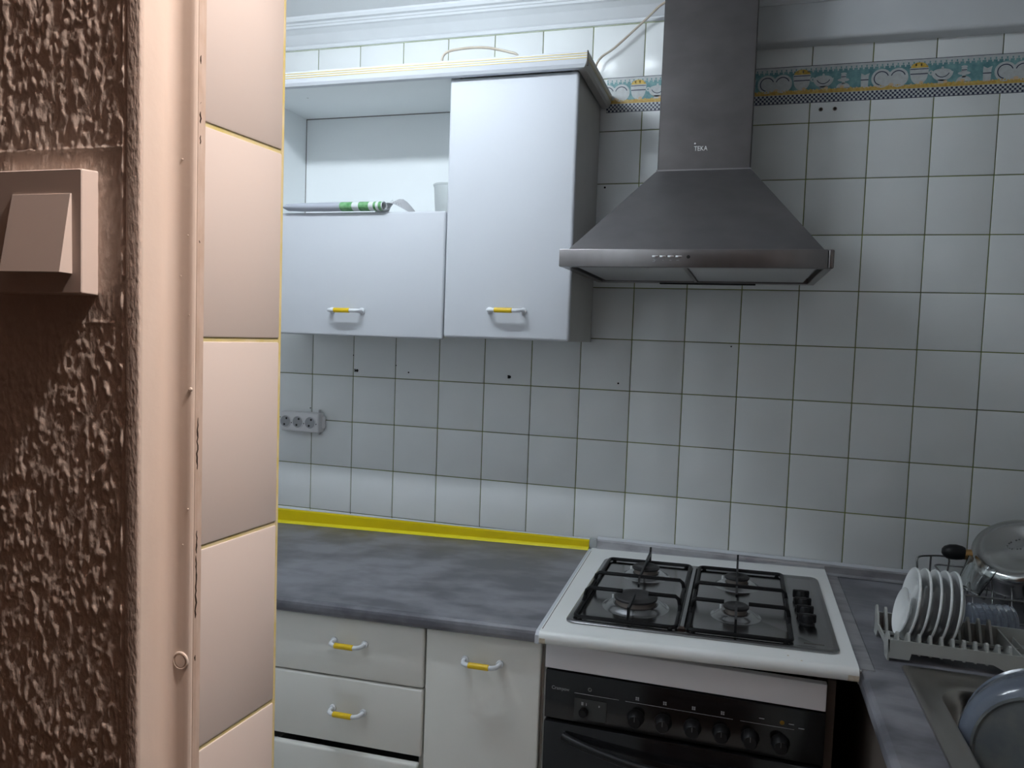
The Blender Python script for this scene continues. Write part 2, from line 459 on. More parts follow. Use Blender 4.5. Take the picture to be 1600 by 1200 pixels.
ridge += np.exp(-((Zg - 0.2645) / 0.0011) ** 2) * 0.0008 * (X < 0.9635) * (0.8 + 0.3 * field(0.003, 0.002))
ridge += np.exp(-((Zg - 0.1475) / 0.0012) ** 2) * 0.0006 * (X < 0.957) * (X > 0.915) * (0.8 + 0.4 * field(0.003, 0.002))
h = h + np.maximum(ridge, 0)
h *= 1 / (1 + np.exp((X - 0.9662) / 0.0006))
h = np.maximum(h, 0) + 0.0003
nz_, nx_ = X.shape
vs = np.stack([X - 0.9, YF - h - (-1.77), Zg - FL], -1).reshape(-1, 3)
idx = np.arange(nz_ * nx_).reshape(nz_, nx_)
fs = np.stack([idx[:-1, :-1], idx[:-1, 1:], idx[1:, 1:], idx[1:, :-1]], -1).reshape(-1, 4)
me = bpy.data.meshes.new('drip_plaster')
me.from_pydata(vs.tolist(), [], fs.tolist())
me.polygons.foreach_set('use_smooth', [True] * len(fs))
me.materials.append(M['gotele'])
o = bpy.data.objects.new('drip_plaster', me); COL.objects.link(o); o.parent = wall_front
o['kind'] = 'stuff'
o['label'] = 'rough vertical drips of thick cream plaster'

# door frame: rounded rebate between plaster and tiles
arc = [(0.9785 + 0.0085 * (1 - math.cos(a)), -1.8130 + 0.0085 * math.sin(a)) for a in np.linspace(0, math.pi / 2, 9)]
fp = [(0.9745, -1.8325), (0.9768, -1.8324), (0.9778, -1.8318), (0.9784, -1.8305)] + arc + [(0.9925, -1.8045), (0.9950, -1.8043), (0.9962, -1.8036), (0.9968, -1.8020), (0.9968, -1.7985), (0.9745, -1.7985)]
mb = MB().use('frame'); mb.prism(fp, 'z', FL, 0.885)
for i in range(len(mb.sm)): mb.sm[i] = True
trim3 = structure('trim_3', mb, 'cream painted door frame rebate between plaster and tiled edge', cat='door frame', origin=(0.985, -1.81, FL))
b = MB().use('frame'); b.lathe([(0.0001, 0.0009), (0.0043, 0.0009), (0.0049, 0.0002), (0.0056, 0.0010), (0.0064, 0.0008), (0.0067, -0.0003)], (0.9893, -1.8046, -0.0925), (0, -1, 0), 24)
build(b, 'screw_cap', trim3)
for (x, z, r) in ((0.9955, 0.103, 0.0016), (0.9935, 0.155, 0.0006), (0.992, 0.21, 0.0006), (0.987, 0.262, 0.0009), (0.994, 0.018, 0.0007), (0.990, -0.008, 0.0007), (0.9865, 0.182, 0.0006)):
    b = MB().use('frame'); b.lathe([(r, -0.0002), (r * 0.8, r * 0.5), (0.0001, r * 0.75)], (x, -1.8045, z), (0, -1, 0), 10)
    build(b, 'paint_drip', trim3)
# caulk joint and its cracks
mb = MB().use('caulk'); mb.prism([(0.9925, -1.8022), (0.9972, -1.8015), (0.9982, -1.7995), (0.9984, -1.7955), (0.9930, -1.7945)], 'z', FL, 0.885)
caulk = build(mb, 'caulk_joint', wall_front)
for z0, z1 in ((0.327, 0.334), (0.286, 0.295), (0.273, 0.279), (0.300, 0.303), (0.046, 0.083), (-0.027, -0.021), (-0.062, -0.016), (-0.0145, 0.002), (-0.093, -0.088), (0.205, 0.207)):
    b = MB().use('crack')
    zs = np.linspace(z0, z1, max(3, int((z1 - z0) / 0.003) + 2))
    b.tube([(0.99785 + random.uniform(-0.0003, 0.0003), -1.8000 + random.uniform(-0.0004, 0.0004), z) for z in zs], [0.0002] + [0.00055] * (len(zs) - 2) + [0.0002], 6)
    build(b, 'crack', caulk)
# tiles on the pier edge (slightly skewed), yellow grout
ang = math.atan2(1.0047 - 0.9982, -1.711 + 1.7965)
rot = Matrix.Translation((0.9982, -1.7965, 0)) @ Matrix.Rotation(-ang, 4, 'Z')
mb = MB().use('yellow_grout')
mb.box(-0.004, -0.0012, 0.0, 0.0857, FL, 0.885, rot=rot)
mb.box(-0.006, -0.0004, 0.0848, 0.0882, FL, 0.885, 0.001, rot=rot)
build(mb, 'yellow_grout', wall_front)
for k in range(-10, 5):
    z0 = 0.1383 + 0.15 * k; z1 = min(z0 + 0.15, 0.885)
    b = MB().use('reveal_tile'); b.box(-0.007, 0.0, 0.0005, 0.0852, z0 + 0.0015, z1 - 0.0015, 0.0014, 2, rot=rot)
    build(b, 'tile', wall_front)

# hall around the camera
mb = MB().use('hall_dim'); mb.box(-2.0, -1.95, -6.0, YF, FL, CE)
structure('wall_hall_left', mb, 'far hall wall beyond the light switch')
mb = MB().use('hall_dim'); mb.box(4.95, 5.0, -6.0, YF, FL, CE)
structure('wall_hall_right', mb, 'far hall wall to the right of the doorway')
mb = MB().use('hall_dim'); mb.box(-2.0, 5.0, -6.0, -5.95, FL, CE)
structure('wall_hall_rear', mb, 'far hall wall behind the viewer')

# ------------------------------------------------------------------ lamps
t = empty('ceiling_lamp', (0.45, -1.0, CE), 'white fluorescent batten lamp on the kitchen ceiling', 'lamp')
b = MB().use('lamp_white'); b.box(0.12, 0.78, -1.035, -0.965, CE - 0.03, CE, 0.006)
build(b, 'housing', t)
b = MB().use('tube'); b.cyl((0.15, -1.0, CE - 0.055), (0.75, -1.0, CE - 0.055), 0.022, 16)
build(b, 'tube', t)
for x in (0.135, 0.765):
    b = MB().use('lamp_white'); b.box(x - 0.012, x + 0.012, -1.02, -0.98, CE - 0.085, CE - 0.028, 0.004)
    build(b, 'end_cap', t)
LY = -1.884
t = empty('bulb_lamp', (1.52, LY, CE), 'small warm bulb lamp on the hall ceiling above the doorway', 'lamp')
b = MB().use('lamp_white'); b.lathe([(0.0001, 0), (0.026, 0), (0.026, -0.012), (0.014, -0.03), (0.014, -0.055), (0.0001, -0.055)], (1.52, LY, CE - 0.0005), n=24)
build(b, 'lamp_base', t)
b = MB().use('globe'); b.lathe([(0.0001 + 0.026 * math.sin(a), -0.026 * math.cos(a)) for a in np.linspace(0, math.pi, 15)], (1.52, LY, CE - 0.083), n=24)
build(b, 'bulb', t)

# ------------------------------------------------------------------ handles
def handle(parent, cx, yf, cz, w=0.084, out=0.032, drop=0.0, shear=None):
    """bow handle: white arms, yellow sleeve in the middle"""
    b = MB().use('handle_white')
    hw = w / 2
    path = [(cx - hw - 0.004, yf + 0.002, cz), (cx - hw - 0.004, yf - out * 0.45, cz), (cx - hw - 0.001, yf - out * 0.8, cz - drop * 0.7), (cx - hw + 0.008, yf - out, cz - drop)]
    path += [(cx + k * 0.008, yf - out, cz - drop) for k in range(-3, 4)]
    path += [(cx + hw - 0.008, yf - out, cz - drop), (cx + hw + 0.001, yf - out * 0.8, cz - drop * 0.7), (cx + hw + 0.004, yf - out * 0.45, cz), (cx + hw + 0.004, yf + 0.002, cz)]
    b.tube(path, 0.0052, 12)
    for s in (-1, 1):
        b.cyl((cx + s * (hw + 0.004), yf + 0.0005, cz), (cx + s * (hw + 0.004), yf - 0.006, cz), 0.0085, 16)
    b.use('handle_yellow')
    b.cyl((cx - 0.024, yf - out, cz - drop), (cx + 0.024, yf - out, cz - drop), 0.0066, 14)
    return build(b, 'handle', parent, shear=shear, label='white bow handle with a yellow sleeve')

def panel_door(parent, name, x0, x1, z0, z1, yf, th=0.018, mat='white_lam', shear=None, bev=0.006):
    b = MB().use(mat)
    b.box(x0, x1, yf, yf + th, z0, z1, bev, 3)
    return build(b, name, parent, shear=shear)

# ------------------------------------------------------------------ wall cabinets
CB, CT = 0.139, 0.838           # bottom and top
YD = -0.330                     # door fronts
g = 'white wall cabinets under one cornice'
t = empty('wall_cabinet', (0.285, -0.16, CB), 'white wall cabinet with an open shelf above a lift-up flap', 'cabinet', g)
yb = YD + 0.019
def wallpart(name, mat, *a, **k):
    b = MB().use(mat); b.box(*a, 0.0012, 1); return build(b, name, t, **k)
wallpart('side_panel', 'carcass', -0.045, -0.029, yb, -0.0025, CB, CT)
wallpart('side_panel', 'carcass', 0.5865, 0.5955, yb, -0.0025, CB, CT)
wallpart('bottom_panel', 'carcass', -0.029, 0.5865, yb, -0.0025, CB, CB + 0.016)
wallpart('top_panel', 'carcass', -0.029, 0.5865, yb, -0.0025, CT - 0.013, CT)
wallpart('back_panel', 'carcass', -0.029, 0.5865, -0.016, -0.008, CB + 0.016, CT - 0.013)
wallpart('shelf', 'carcass', -0.029, 0.5865, yb, -0.016, 0.458, 0.474)
for x, y, z in ((0.10, -0.22, CT - 0.0133), (0.36, -0.31, CT - 0.0133)):
    b = MB().use('carcass_side'); b.lathe([(0.0001, 0.0), (0.003, 0.0), (0.003, 0.002)], (x, y, z), (0, 0, 1), 10)
    build(b, 'screw_cap', t)
M['seam'] = pm('dark_seam', (0.16, 0.15, 0.14), 0.8)
b = MB().use('seam'); b.box(-0.029, 0.5865, -0.0175, -0.0158, CT - 0.0155, CT - 0.0130); build(b, 'top_seam', t)
b = MB().use('seam'); b.box(-0.0290, -0.0272, -0.0175, -0.0158, 0.474, CT - 0.0155); build(b, 'side_seam', t)
d = panel_door(t, 'flap_door', -0.043, 0.5895, CB - 0.006, 0.4735, YD)
handle(d, 0.305, YD, 0.203)

t = empty('wall_cabinet', (0.765, -0.16, CB), 'tall single-door white wall cabinet next to the range hood', 'cabinet', g)
wallpart('side_panel', 'carcass', 0.5965, 0.612, yb, -0.0025, CB, CT)
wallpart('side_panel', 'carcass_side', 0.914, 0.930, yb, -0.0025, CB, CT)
wallpart('bottom_panel', 'carcass', 0.612, 0.914, yb, -0.0025, CB, CB + 0.016)
wallpart('top_panel', 'carcass', 0.612, 0.914, yb, -0.0025, CT - 0.013, CT)
wallpart('back_panel', 'carcass', 0.612, 0.914, -0.016, -0.008, CB + 0.016, CT - 0.013)
d = panel_door(t, 'door', 0.5915, 0.9355, CB, 0.8155, YD, bev=0.008)
handle(d, 0.768, YD, 0.214)

# cornice over both cabinets, mitred return on the right
t = empty('cabinet_cornice', (0.45, -0.2, CT), 'white cabinet cornice with thin gold stripes over the wall cabinets', 'cornice')
cp = [(-0.334, 0.8145), (-0.352, 0.8145), (-0.357, 0.822), (-0.360, 0.832), (-0.362, 0.8505), (-0.340, 0.8505), (-0.334, 0.8385)]
b = MB().use('white_lam')
x1 = 0.9345
loA = [(-0.047, y, z) for y, z in cp]
loB = [(x1 + (-0.334 - y), y, z) for y, z in cp]
loC = [(x1 + (-0.334 - y), -0.004, z) for y, z in cp]
b.loft([loA, loB], True, False, smooth=False)
build(b, 'front_moulding', t)
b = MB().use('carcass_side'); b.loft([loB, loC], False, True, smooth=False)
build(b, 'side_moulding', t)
for z, yy in ((0.8340, -0.3605), (0.8395, -0.3611), (0.8450, -0.3617)):
    b = MB().use('gold'); b.box(-0.047, x1 + 0.0265, yy - 0.0006, yy + 0.004, z - 0.0008, z + 0.0008)
    b.box(x1 + 0.0225, x1 + 0.0275, -0.3605, -0.004, z - 0.0008, z + 0.0008)
    build(b, 'gold_stripe', t)
b = MB().use('dark_joint_shade'); b.box(x1 + 0.0262, x1 + 0.0288, -0.3630, -0.3570, 0.8150, 0.8508)
build(b, 'mitre_joint', t)
b = MB().use('carcass'); b.box(-0.047, x1, -0.336, -0.004, CT + 0.0005, CT + 0.006)
build(b, 'cover_board', t)

# things on the open shelf
t = empty('rolled_leaflet', (0.27, -0.325, 0.4745), 'rolled leaflet with green print lying on the flap edge', 'leaflet')
def roll_loop(x, s, dy=0.0, k=1.0):
    pts = []
    for j in range(18):
        a = 2 * math.pi * j / 18
        pts.append((x, -0.334 + dy + 0.0180 * k * math.cos(a), 0.4875 + 0.0125 * s * math.sin(a)))
    return pts
xs = [0.108, 0.120, 0.16, 0.22, 0.285]
b = MB().use('paper_grey')
b.loft([roll_loop(0.103, 0.25, 0.004, 1.0), roll_loop(0.115, 0.72), roll_loop(0.16, 0.92), roll_loop(0.285, 1.0)])
build(b, 'sheet', t)
b = MB()
segs = [(0.285, 0.322, 'paper_green'), (0.322, 0.342, 'paper'), (0.342, 0.372, 'paper_green'), (0.372, 0.386, 'paper'), (0.386, 0.393, 'paper_green'), (0.393, 0.401, 'paper'), (0.401, 0.410, 'paper_green')]
for a0, a1, m in segs:
    b.use(m); b.loft([roll_loop(a0, 1.0), roll_loop(a1, 1.0)])
b.use('paper'); b.loft([roll_loop(0.410, 1.0), roll_loop(0.4125, 1.0), roll_loop(0.4125, 0.8, 0, 0.86), roll_loop(0.39, 0.8, 0, 0.86)])
build(b, 'printed_end', t, label='green and white printed end of the roll')
b = MB().use('paper')
b.add([(0.408, -0.345, 0.4765), (0.428, -0.338, 0.4800), (0.432, -0.335, 0.4793), (0.408, -0.330, 0.4752)], [(0, 1, 2, 3)])
b.add([(0.408, -0.345, 0.4761), (0.428, -0.338, 0.4796), (0.432, -0.335, 0.4789), (0.408, -0.330, 0.4748)], [(3, 2, 1, 0)])
build(b, 'loose_corner', t)

M['slip'] = pm('greyish_paper', (0.50, 0.50, 0.52), 0.7)
t = empty('paper_slip', (0.425, -0.27, 0.4742), 'crumpled paper slip behind the end of the rolled leaflet', 'paper')
b = MB().use('slip')
gridp = []
for i in range(9):
    row = []
    for j in range(7):
        u, w = i / 8, j / 6
        row.append((0.365 + 0.105 * u, -0.30 + 0.075 * w, 0.4748 + 0.050 * math.sin(math.pi * u ** 0.8) * (0.55 + 0.45 * w) + 0.002 * math.sin(7 * u + 5 * w)))
    gridp.append(row)
b.loft(gridp, closed=False)
build(b, 'sheet', t)
b = MB().use('print_grey')
for k in range(4):
    b.tube([(0.415 + 0.008 * k, -0.302, 0.5050 - 0.003 * k), (0.420 + 0.008 * k, -0.300, 0.5100 - 0.003 * k), (0.424 + 0.008 * k, -0.302, 0.500 - 0.003 * k)], 0.0005, 5)
build(b, 'scribble', t)

t = empty('plastic_cup', (0.52, -0.10, 0.4742), 'frosted plastic cup standing at the right of the open shelf', 'cup')
b = MB().use('cup'); b.lathe([(0.0001, 0.0), (0.036, 0.0), (0.040, 0.004), (0.0465, 0.105), (0.0475, 0.112), (0.0455, 0.112), (0.0385, 0.006), (0.0001, 0.004)], (0.508, -0.10, 0.4743), n=32)
build(b, 'cup_body', t)
b = MB().use('cup'); b.lathe([(0.0475, 0.106), (0.049, 0.108), (0.049, 0.112), (0.0475, 0.113)], (0.508, -0.10, 0.4743), n=32)
build(b, 'cup_rim', t)

# cable: loop on the cornice and the run up to the hood chimney
cabpts = [(0.780, -0.16, 0.8475), (0.7629, -0.28, 0.857), (0.7629, -0.300, 0.875), (0.7400, -0.3, 0.884), (0.7137, -0.3, 0.8915), (0.68, -0.3, 0.899), (0.6425, -0.3, 0.902), (0.60, -0.3, 0.901), (0.572, -0.3, 0.897), (0.558, -0.3, 0.888), (0.5548, -0.302, 0.874),
          (0.562, -0.310, 0.864), (0.60, -0.325, 0.8590), (0.66, -0.330, 0.8585), (0.72, -0.31, 0.860), (0.80, -0.24, 0.8485), (0.87, -0.12, 0.8490), (0.905, -0.05, 0.880), (0.925, -0.032, 0.944), (0.9679, -0.03, 0.9746), (1.0203, -0.03, 1.0184), (1.0632, -0.04, 1.0500), (1.0976, -0.08, 1.060), (1.125, -0.10, 1.064)]
def smooth_path(pts, n=5):
    P = [Vector(p) for p in pts]; out = []
    for i in range(len(P) - 1):
        p0, p1, p2, p3 = P[max(i - 1, 0)], P[i], P[i + 1], P[min(i + 2, len(P) - 1)]
        for k in range(n):
            s = k / n
            out.append(0.5 * ((2 * p1) + (p2 - p0) * s + (2 * p0 - 5 * p1 + 4 * p2 - p3) * s * s + (3 * p1 - p0 - 3 * p2 + p3) * s ** 3))
    out.append(P[-1]); return out
b = MB().use('cable'); b.tube(smooth_path(cabpts), 0.0034, 8)
build(b, 'power_cable', label='cream power cable looped on the cornice and rising to the hood', cat='cable')

# ------------------------------------------------------------------ printed border on the tiles
BX0, BX1, BZ = 0.9465, XR - 0.002, 0.8025
t = empty('wall_border', (BX0, -0.002, BZ), 'printed teal paper border with plates, bowls and a chequered edge', 'border')
b = MB().use('b_white'); b.box(BX0, BX1, -0.0009, 0.0, BZ, BZ + 0.0985)
build(b, 'paper_strip', t)
yl = lambda k: -0.0010 - 0.00012 * k
def band(mb, z0, z1, k, m):
    mb.use(m); mb.add([(BX0, yl(k), z0), (BX1, yl(k), z0), (BX1, yl(k), z1), (BX0, yl(k), z1)], [(0, 1, 2, 3)])
b = MB()
band(b, BZ + 0.0255, BZ + 0.0855, 0, 'b_teal')
band(b, BZ + 0.0245, BZ + 0.0345, 1, 'b_ochre')
band(b, BZ + 0.0, BZ + 0.0013, 1, 'b_navy')
band(b, BZ + 0.0972, BZ + 0.0985, 1, 'b_navy')
x = BX0
k = 0
while x < BX1 - 0.01:
    b.use('b_teal'); b.box(x, x + 0.0032, yl(1), yl(0), BZ + 0.0865, BZ + 0.0915)
    b.use('b_white'); b.box(x + 0.005, x + 0.0085, yl(2), yl(1), BZ + 0.0805, BZ + 0.0860)
    x += 0.0125
build(b, 'background_print', t)
b = MB(); band(b, BZ + 0.0016, BZ + 0.0236, 1, 'b_check')
build(b, 'chequered_print', t, origin=(BX0, 0, BZ + 0.0016))
def ell(mb, cx, cz, rx, rz, k, m, a0=0, a1=360, n=20):
    mb.use(m)
    pts = [(cx + rx * math.cos(math.radians(a0 + (a1 - a0) * j / n)), yl(k), cz + rz * math.sin(math.radians(a0 + (a1 - a0) * j / n))) for j in range(n + (a1 - a0 < 360))]
    mb.add(pts, [tuple(range(len(pts)))])
def rg(mb, cx, cz, r0, r1, k, m, a0=0, a1=360, n=24):
    mb.use(m); vs = []
    for j in range(n + 1):
        a = math.radians(a0 + (a1 - a0) * j / n)
        vs += [(cx + r0 * math.cos(a), yl(k), cz + r0 * math.sin(a)), (cx + r1 * math.cos(a), yl(k), cz + r1 * math.sin(a))]
    mb.add(vs, [(2 * j, 2 * j + 1, 2 * j + 3, 2 * j + 2) for j in range(n)])
def quad(mb, x0, x1, z0, z1, k, m, tx=0.0):
    mb.use(m); mb.add([(x0 + tx, yl(k), z0), (x1 - tx, yl(k), z0), (x1, yl(k), z1), (x0, yl(k), z1)], [(0, 1, 2, 3)])
base = BZ + 0.033
for px in (0.9680, 1.1225, 1.4070, 1.6922, 1.9779, 2.2635):
    xlo, xhi = {0.9680: (BX0, 1.130), 1.1225: (1.175, BX1)}.get(px, (BX0, BX1))
    b = MB()
    def done(nm):
        global b
        b.v = [(min(max(p[0], xlo + 0.0005), xhi - 0.0005), p[1], p[2]) for p in b.v]
        if max(p[0] for p in b.v) - min(p[0] for p in b.v) > 0.004: build(b, nm, t)
        b = MB()
    # two plates
    for s, dxp in ((0, 0.020), (1, -0.020)):
        cx, cz = px + dxp, base + 0.0215
        ell(b, cx, cz, 0.0245, 0.0245, 2 + s, 'b_white'); rg(b, cx, cz, 0.0160, 0.0185, 3 + s, 'b_navy', 20, 200 if s == 0 else 260)
    ell(b, px, base + 0.014, 0.016, 0.013, 5, 'b_white'); ell(b, px + 0.004, base + 0.004, 0.006, 0.004, 6, 'b_peach')
    done('plates_print')
    # bowl with food
    c = px + 0.069
    ell(b, c, base + 0.043, 0.0205, 0.0135, 2, 'b_yellow', 0, 180)
    quad(b, c - 0.0225, c + 0.0225, base + 0.026, base + 0.043, 3, 'b_white', 0.001)
    quad(b, c - 0.0215, c + 0.0215, base + 0.0385, base + 0.0405, 4, 'b_navy')
    quad(b, c - 0.0205, c + 0.0205, base + 0.026, base + 0.0285, 4, 'b_navy')
    ell(b, c, base + 0.026, 0.0205, 0.025, 3, 'b_white', 180, 360)
    ell(b, c + 0.006, base + 0.004, 0.005, 0.005, 5, 'b_peach')
    done('bowl_print')
    # tureen
    c = px + 0.123
    ell(b, c, base + 0.030, 0.0255, 0.024, 3, 'b_white', 180, 360); ell(b, c, base + 0.030, 0.0215, 0.0075, 4, 'b_white')
    rg(b, c, base + 0.0335, 0.0165, 0.0185, 5, 'b_navy', 205, 335); ell(b, c, base + 0.039, 0.003, 0.004, 4, 'b_white')
    quad(b, c - 0.009, c + 0.009, base + 0.0, base + 0.01, 3, 'b_white'); rg(b, c - 0.026, base + 0.028, 0.003, 0.006, 4, 'b_white')
    ell(b, c + 0.008, base + 0.004, 0.005, 0.004, 6, 'b_peach')
    done('tureen_print')
    # stand with cup
    c = px + 0.173
    ell(b, c, base + 0.003, 0.017, 0.013, 3, 'b_white', 0, 180); ell(b, c, base + 0.023, 0.0145, 0.0045, 4, 'b_white')
    quad(b, c - 0.004, c + 0.004, base + 0.012, base + 0.024, 3, 'b_white'); quad(b, c - 0.0065, c + 0.0065, base + 0.026, base + 0.036, 4, 'b_white')
    quad(b, c - 0.006, c + 0.006, base + 0.030, base + 0.032, 5, 'b_navy'); ell(b, c, base + 0.039, 0.0075, 0.003, 5, 'b_white'); ell(b, c - 0.003, base + 0.005, 0.006, 0.004, 6, 'b_peach')
    done('cup_stand_print')
    # cream jug
    c = px + 0.225
    quad(b, c - 0.0095, c + 0.0095, base + 0.0, base + 0.028, 3, 'b_white', 0.001); quad(b, c - 0.0095, c + 0.0095, base + 0.0185, base + 0.021, 4, 'b_navy')
    b.use('b_white'); b.add([(c - 0.0095, yl(3), base + 0.028), (c + 0.0095, yl(3), base + 0.028), (c + 0.0115, yl(3), base + 0.037), (c, yl(3), base + 0.032), (c - 0.009, yl(3), base + 0.037)], [(0, 1, 2, 3, 4)])
    done('jug_print')
# orange berries along the shelf line
b = MB()
x = BX0 + 0.006
while x < BX1 - 0.01:
    ell(b, x, base + random.uniform(-0.001, 0.0025), 0.0022, 0.002, 7, random.choice(['b_ochre', 'b_yellow', 'b_peach']), n=8)
    x += random.uniform(0.004, 0.009)
o = build(b, 'berry_print', t); o['kind'] = 'stuff'

# ------------------------------------------------------------------ range hood
HX0, HX1, HY = 0.943, 1.536, -0.50
t = empty('range_hood', (1.24, -0.25, 0.314), 'brushed steel chimney range hood above the gas hob', 'range hood')
b = MB().use('steel_flue')
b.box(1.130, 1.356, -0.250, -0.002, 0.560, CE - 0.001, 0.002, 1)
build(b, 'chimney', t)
def ringz(x0, x1, y0, y1, z): return [(x0, y0, z), (x1, y0, z), (x1, y1, z), (x0, y1, z)]
b = MB().use('steel')
b.loft([ringz(HX0 + 0.020, HX1 - 0.020, HY + 0.012, -0.0025, 0.352), ringz(HX0 + 0.020, HX1 - 0.020, HY + 0.012, -0.0025, 0.355), ringz(1.128, 1.358, -0.252, -0.0025, 0.578), ringz(1.128, 1.358, -0.252, -0.0025, 0.5815)], True, True, smooth=False)
build(b, 'canopy', t)
b = MB().use('steel_bar')
b.box(HX0, HX1 - 0.0125, HY, HY + 0.022, 0.3135, 0.3535, 0.0018, 2)
build(b, 'front_bar', t)
for s, xa, xb in ((0, HX0, HX0 + 0.018), (1, HX1 - 0.018, HX1)):
    b = MB().use('steel_bar'); b.box(xa, xb, HY + 0.0225, -0.003, 0.3145, 0.3535, 0.0015, 1); build(b, 'side_rail', t)
b = MB().use('steel_bar'); b.box(HX1 - 0.0115, HX1, HY, HY + 0.022, 0.3135, 0.3535, 0.003, 3); build(b, 'end_cap', t)
b = MB().use('steel_bar'); b.box(HX0 + 0.018, HX1 - 0.018, -0.040, -0.003, 0.3145, 0.352, 0.001, 1); build(b, 'rear_rail', t)
b = MB().use('steel_bar'); b.box(HX0 + 0.018, HX1 - 0.018, HY + 0.022, -0.040, 0.330, 0.352); build(b, 'inner_plate', t)
xm = 1.226
for xa, xb in ((HX0 + 0.030, xm - 0.006), (xm + 0.006, HX1 - 0.030)):
    b = MB().use('filter'); b.box(xa, xb, HY + 0.030, -0.050, 0.3180, 0.3295, 0.002, 2)
    build(b, 'grease_filter', t)
b = MB().use('steel_bar'); b.box(xm - 0.0045, xm + 0.0045, HY + 0.025, -0.045, 0.3155, 0.3298, 0.001, 1); build(b, 'filter_divider', t)
b = MB().use('dark'); b.box(1.125, 1.385, -0.030, -0.006, 0.3115, 0.3150); build(b, 'rear_slot', t)
for k in range(4):
    xb = 1.1565 + 0.0172 * k
    b = MB().use('silver'); b.box(xb, xb + 0.0140, HY - 0.0035, HY + 0.002, 0.3352, 0.3395, 0.001, 2); build(b, 'button', t)
b = MB().use('dark'); b.lathe([(0.0001, -0.0012), (0.0036, -0.0008), (0.0042, 0.001)], (1.2360, HY, 0.3368), (0, 1, 0), 16); build(b, 'indicator_light', t)
b = MB().use('print_grey')
b.tube([(1.160, HY - 0.0004, 0.3315), (1.1635, HY - 0.0004, 0.3285), (1.1615, HY - 0.0004, 0.3245)], 0.0007, 5)
b.tube([(1.158, HY - 0.0004, 0.3255), (1.1665, HY - 0.0004, 0.3305)], 0.0005, 5)
for xq, wq in ((1.180, 0.002), (1.1955, 0.004), (1.2105, 0.006)):
    b.box(xq, xq + wq, HY - 0.0005, HY, 0.3285, 0.3297)
build(b, 'button_marks', t)
b = MB().use('silver'); put_text(b, 'TEKA', 0.0165, (1.2185, -0.2503, 0.6265), squeeze=0.82)
b.cyl((1.2205, -0.2500, 0.6445), (1.2205, -0.2512, 0.6445), 0.0024, 10)
build(b, 'maker_badge', t, label='small raised silver maker name')

# ------------------------------------------------------------------ triple socket, hooks, wall plugs
t = empty('wall_socket', (-0.02, 0, -0.19), 'grey triple socket block mounted on the tiles', 'socket')
b = MB().use('socket'); b.box(-0.094, 0.0490, -0.038, -0.0005, -0.1895, -0.1255, 0.005, 3); build(b, 'body', t)
b = MB().use('socket'); b.box(0.026, 0.0560, -0.016, -0.0005, -0.1790, -0.1330, 0.007, 3); build(b, 'cable_entry', t)
for zt in (-0.122, -0.1935):
    b = MB().use('socket'); b.box(0.030, 0.0345, -0.012, -0.0005, zt - 0.006, zt + 0.006, 0.0015, 2); build(b, 'fixing_lug', t)
for cx in (-0.0745, -0.0285, 0.0175):
    b = MB().use('socket'); b.lathe([(0.0215, -0.0002), (0.0205, -0.0022), (0.0185, -0.0018), (0.0185, 0.0005)], (cx, -0.038, -0.1575), (0, 1, 0), 28)
    b.use('socket_in'); b.lathe([(0.0185, 0.0), (0.0001, 0.0)], (cx, -0.0392, -0.1575), (0, 1, 0), 28)
    so = build(b, 'outlet', t)
    b = MB().use('dark')
    for s in (-1, 1): b.lathe([(0.0001, 0), (0.0035, 0), (0.0035, 0.001)], (cx + 0.004 * s, -0.0397, -0.1575 + 0.010 * s), (0, 1, 0), 10)
    b.lathe([(0.0001, 0), (0.0018, 0), (0.0018, 0.001)], (cx + 0.0222, -0.0388, -0.1610), (0, 1, 0), 8)
    build(b, 'pin_holes', so)
for x, z, lab in ((0.1639, 0.0194, 'small dark bent nail in the tile joint above the socket'), (0.6816, 0.0238, 'small dark hook under the tall wall cabinet door')):
    t = empty('wall_hook', (x, 0, z), lab, 'hook', 'small hooks in the tiles')
    b = MB().use('dark'); b.tube([(x, 0.0, z), (x, -0.010, z + 0.001), (x + 0.001, -0.016, z - 0.003), (x + 0.001, -0.017, z + 0.006)], 0.0018, 8); build(b, 'hook_pin', t)
    b = MB().use('dark'); b.lathe([(0.0001, -0.002), (0.0042, -0.0015), (0.005, 0.0)], (x, 0, z), (0, 1, 0), 12); build(b, 'hook_plate', t)
for x, lab in ((1.5281, 'left of two round wall plugs under the printed border'), (1.5632, 'right of two round wall plugs under the printed border')):
    b = MB().use('burner'); b.lathe([(0.0055, 0.0), (0.0050, -0.0015), (0.0036, -0.0015)], (x, -0.0002, 0.7844), (0, 1, 0), 16)
    b.use('dark'); b.lathe([(0.0036, -0.0015), (0.003, -0.0002), (0.0001, -0.0002)], (x, -0.0002, 0.7844), (0, 1, 0), 16)
    build(b, 'wall_plug', label=lab, cat='wall plug', group='wall plugs under the border')

# ------------------------------------------------------------------ left worktop run
ZT = -0.479
t0x = XL + 0.002
b = MB().use('worktop')
yF = -0.678
edge = [(-0.0012, ZT), (yF + 0.012, ZT), (yF + 0.006, ZT - 0.0012), (yF + 0.0015, ZT - 0.006), (yF, ZT - 0.012), (yF, ZT - 0.022), (yF + 0.002, ZT - 0.029), (yF + 0.008, ZT - 0.033), (-0.0012, ZT - 0.033)]
loopL = [(t0x, y, z) for y, z in edge]
loopR = [(0.9510 + (-y) * 0.0285, y, z) for y, z in edge]
b.loft([loopL, loopR], True, True, smooth=False)
build(b, 'worktop', shear=tilt, label='mottled slate grey laminate worktop left of the gas hob', cat='worktop')

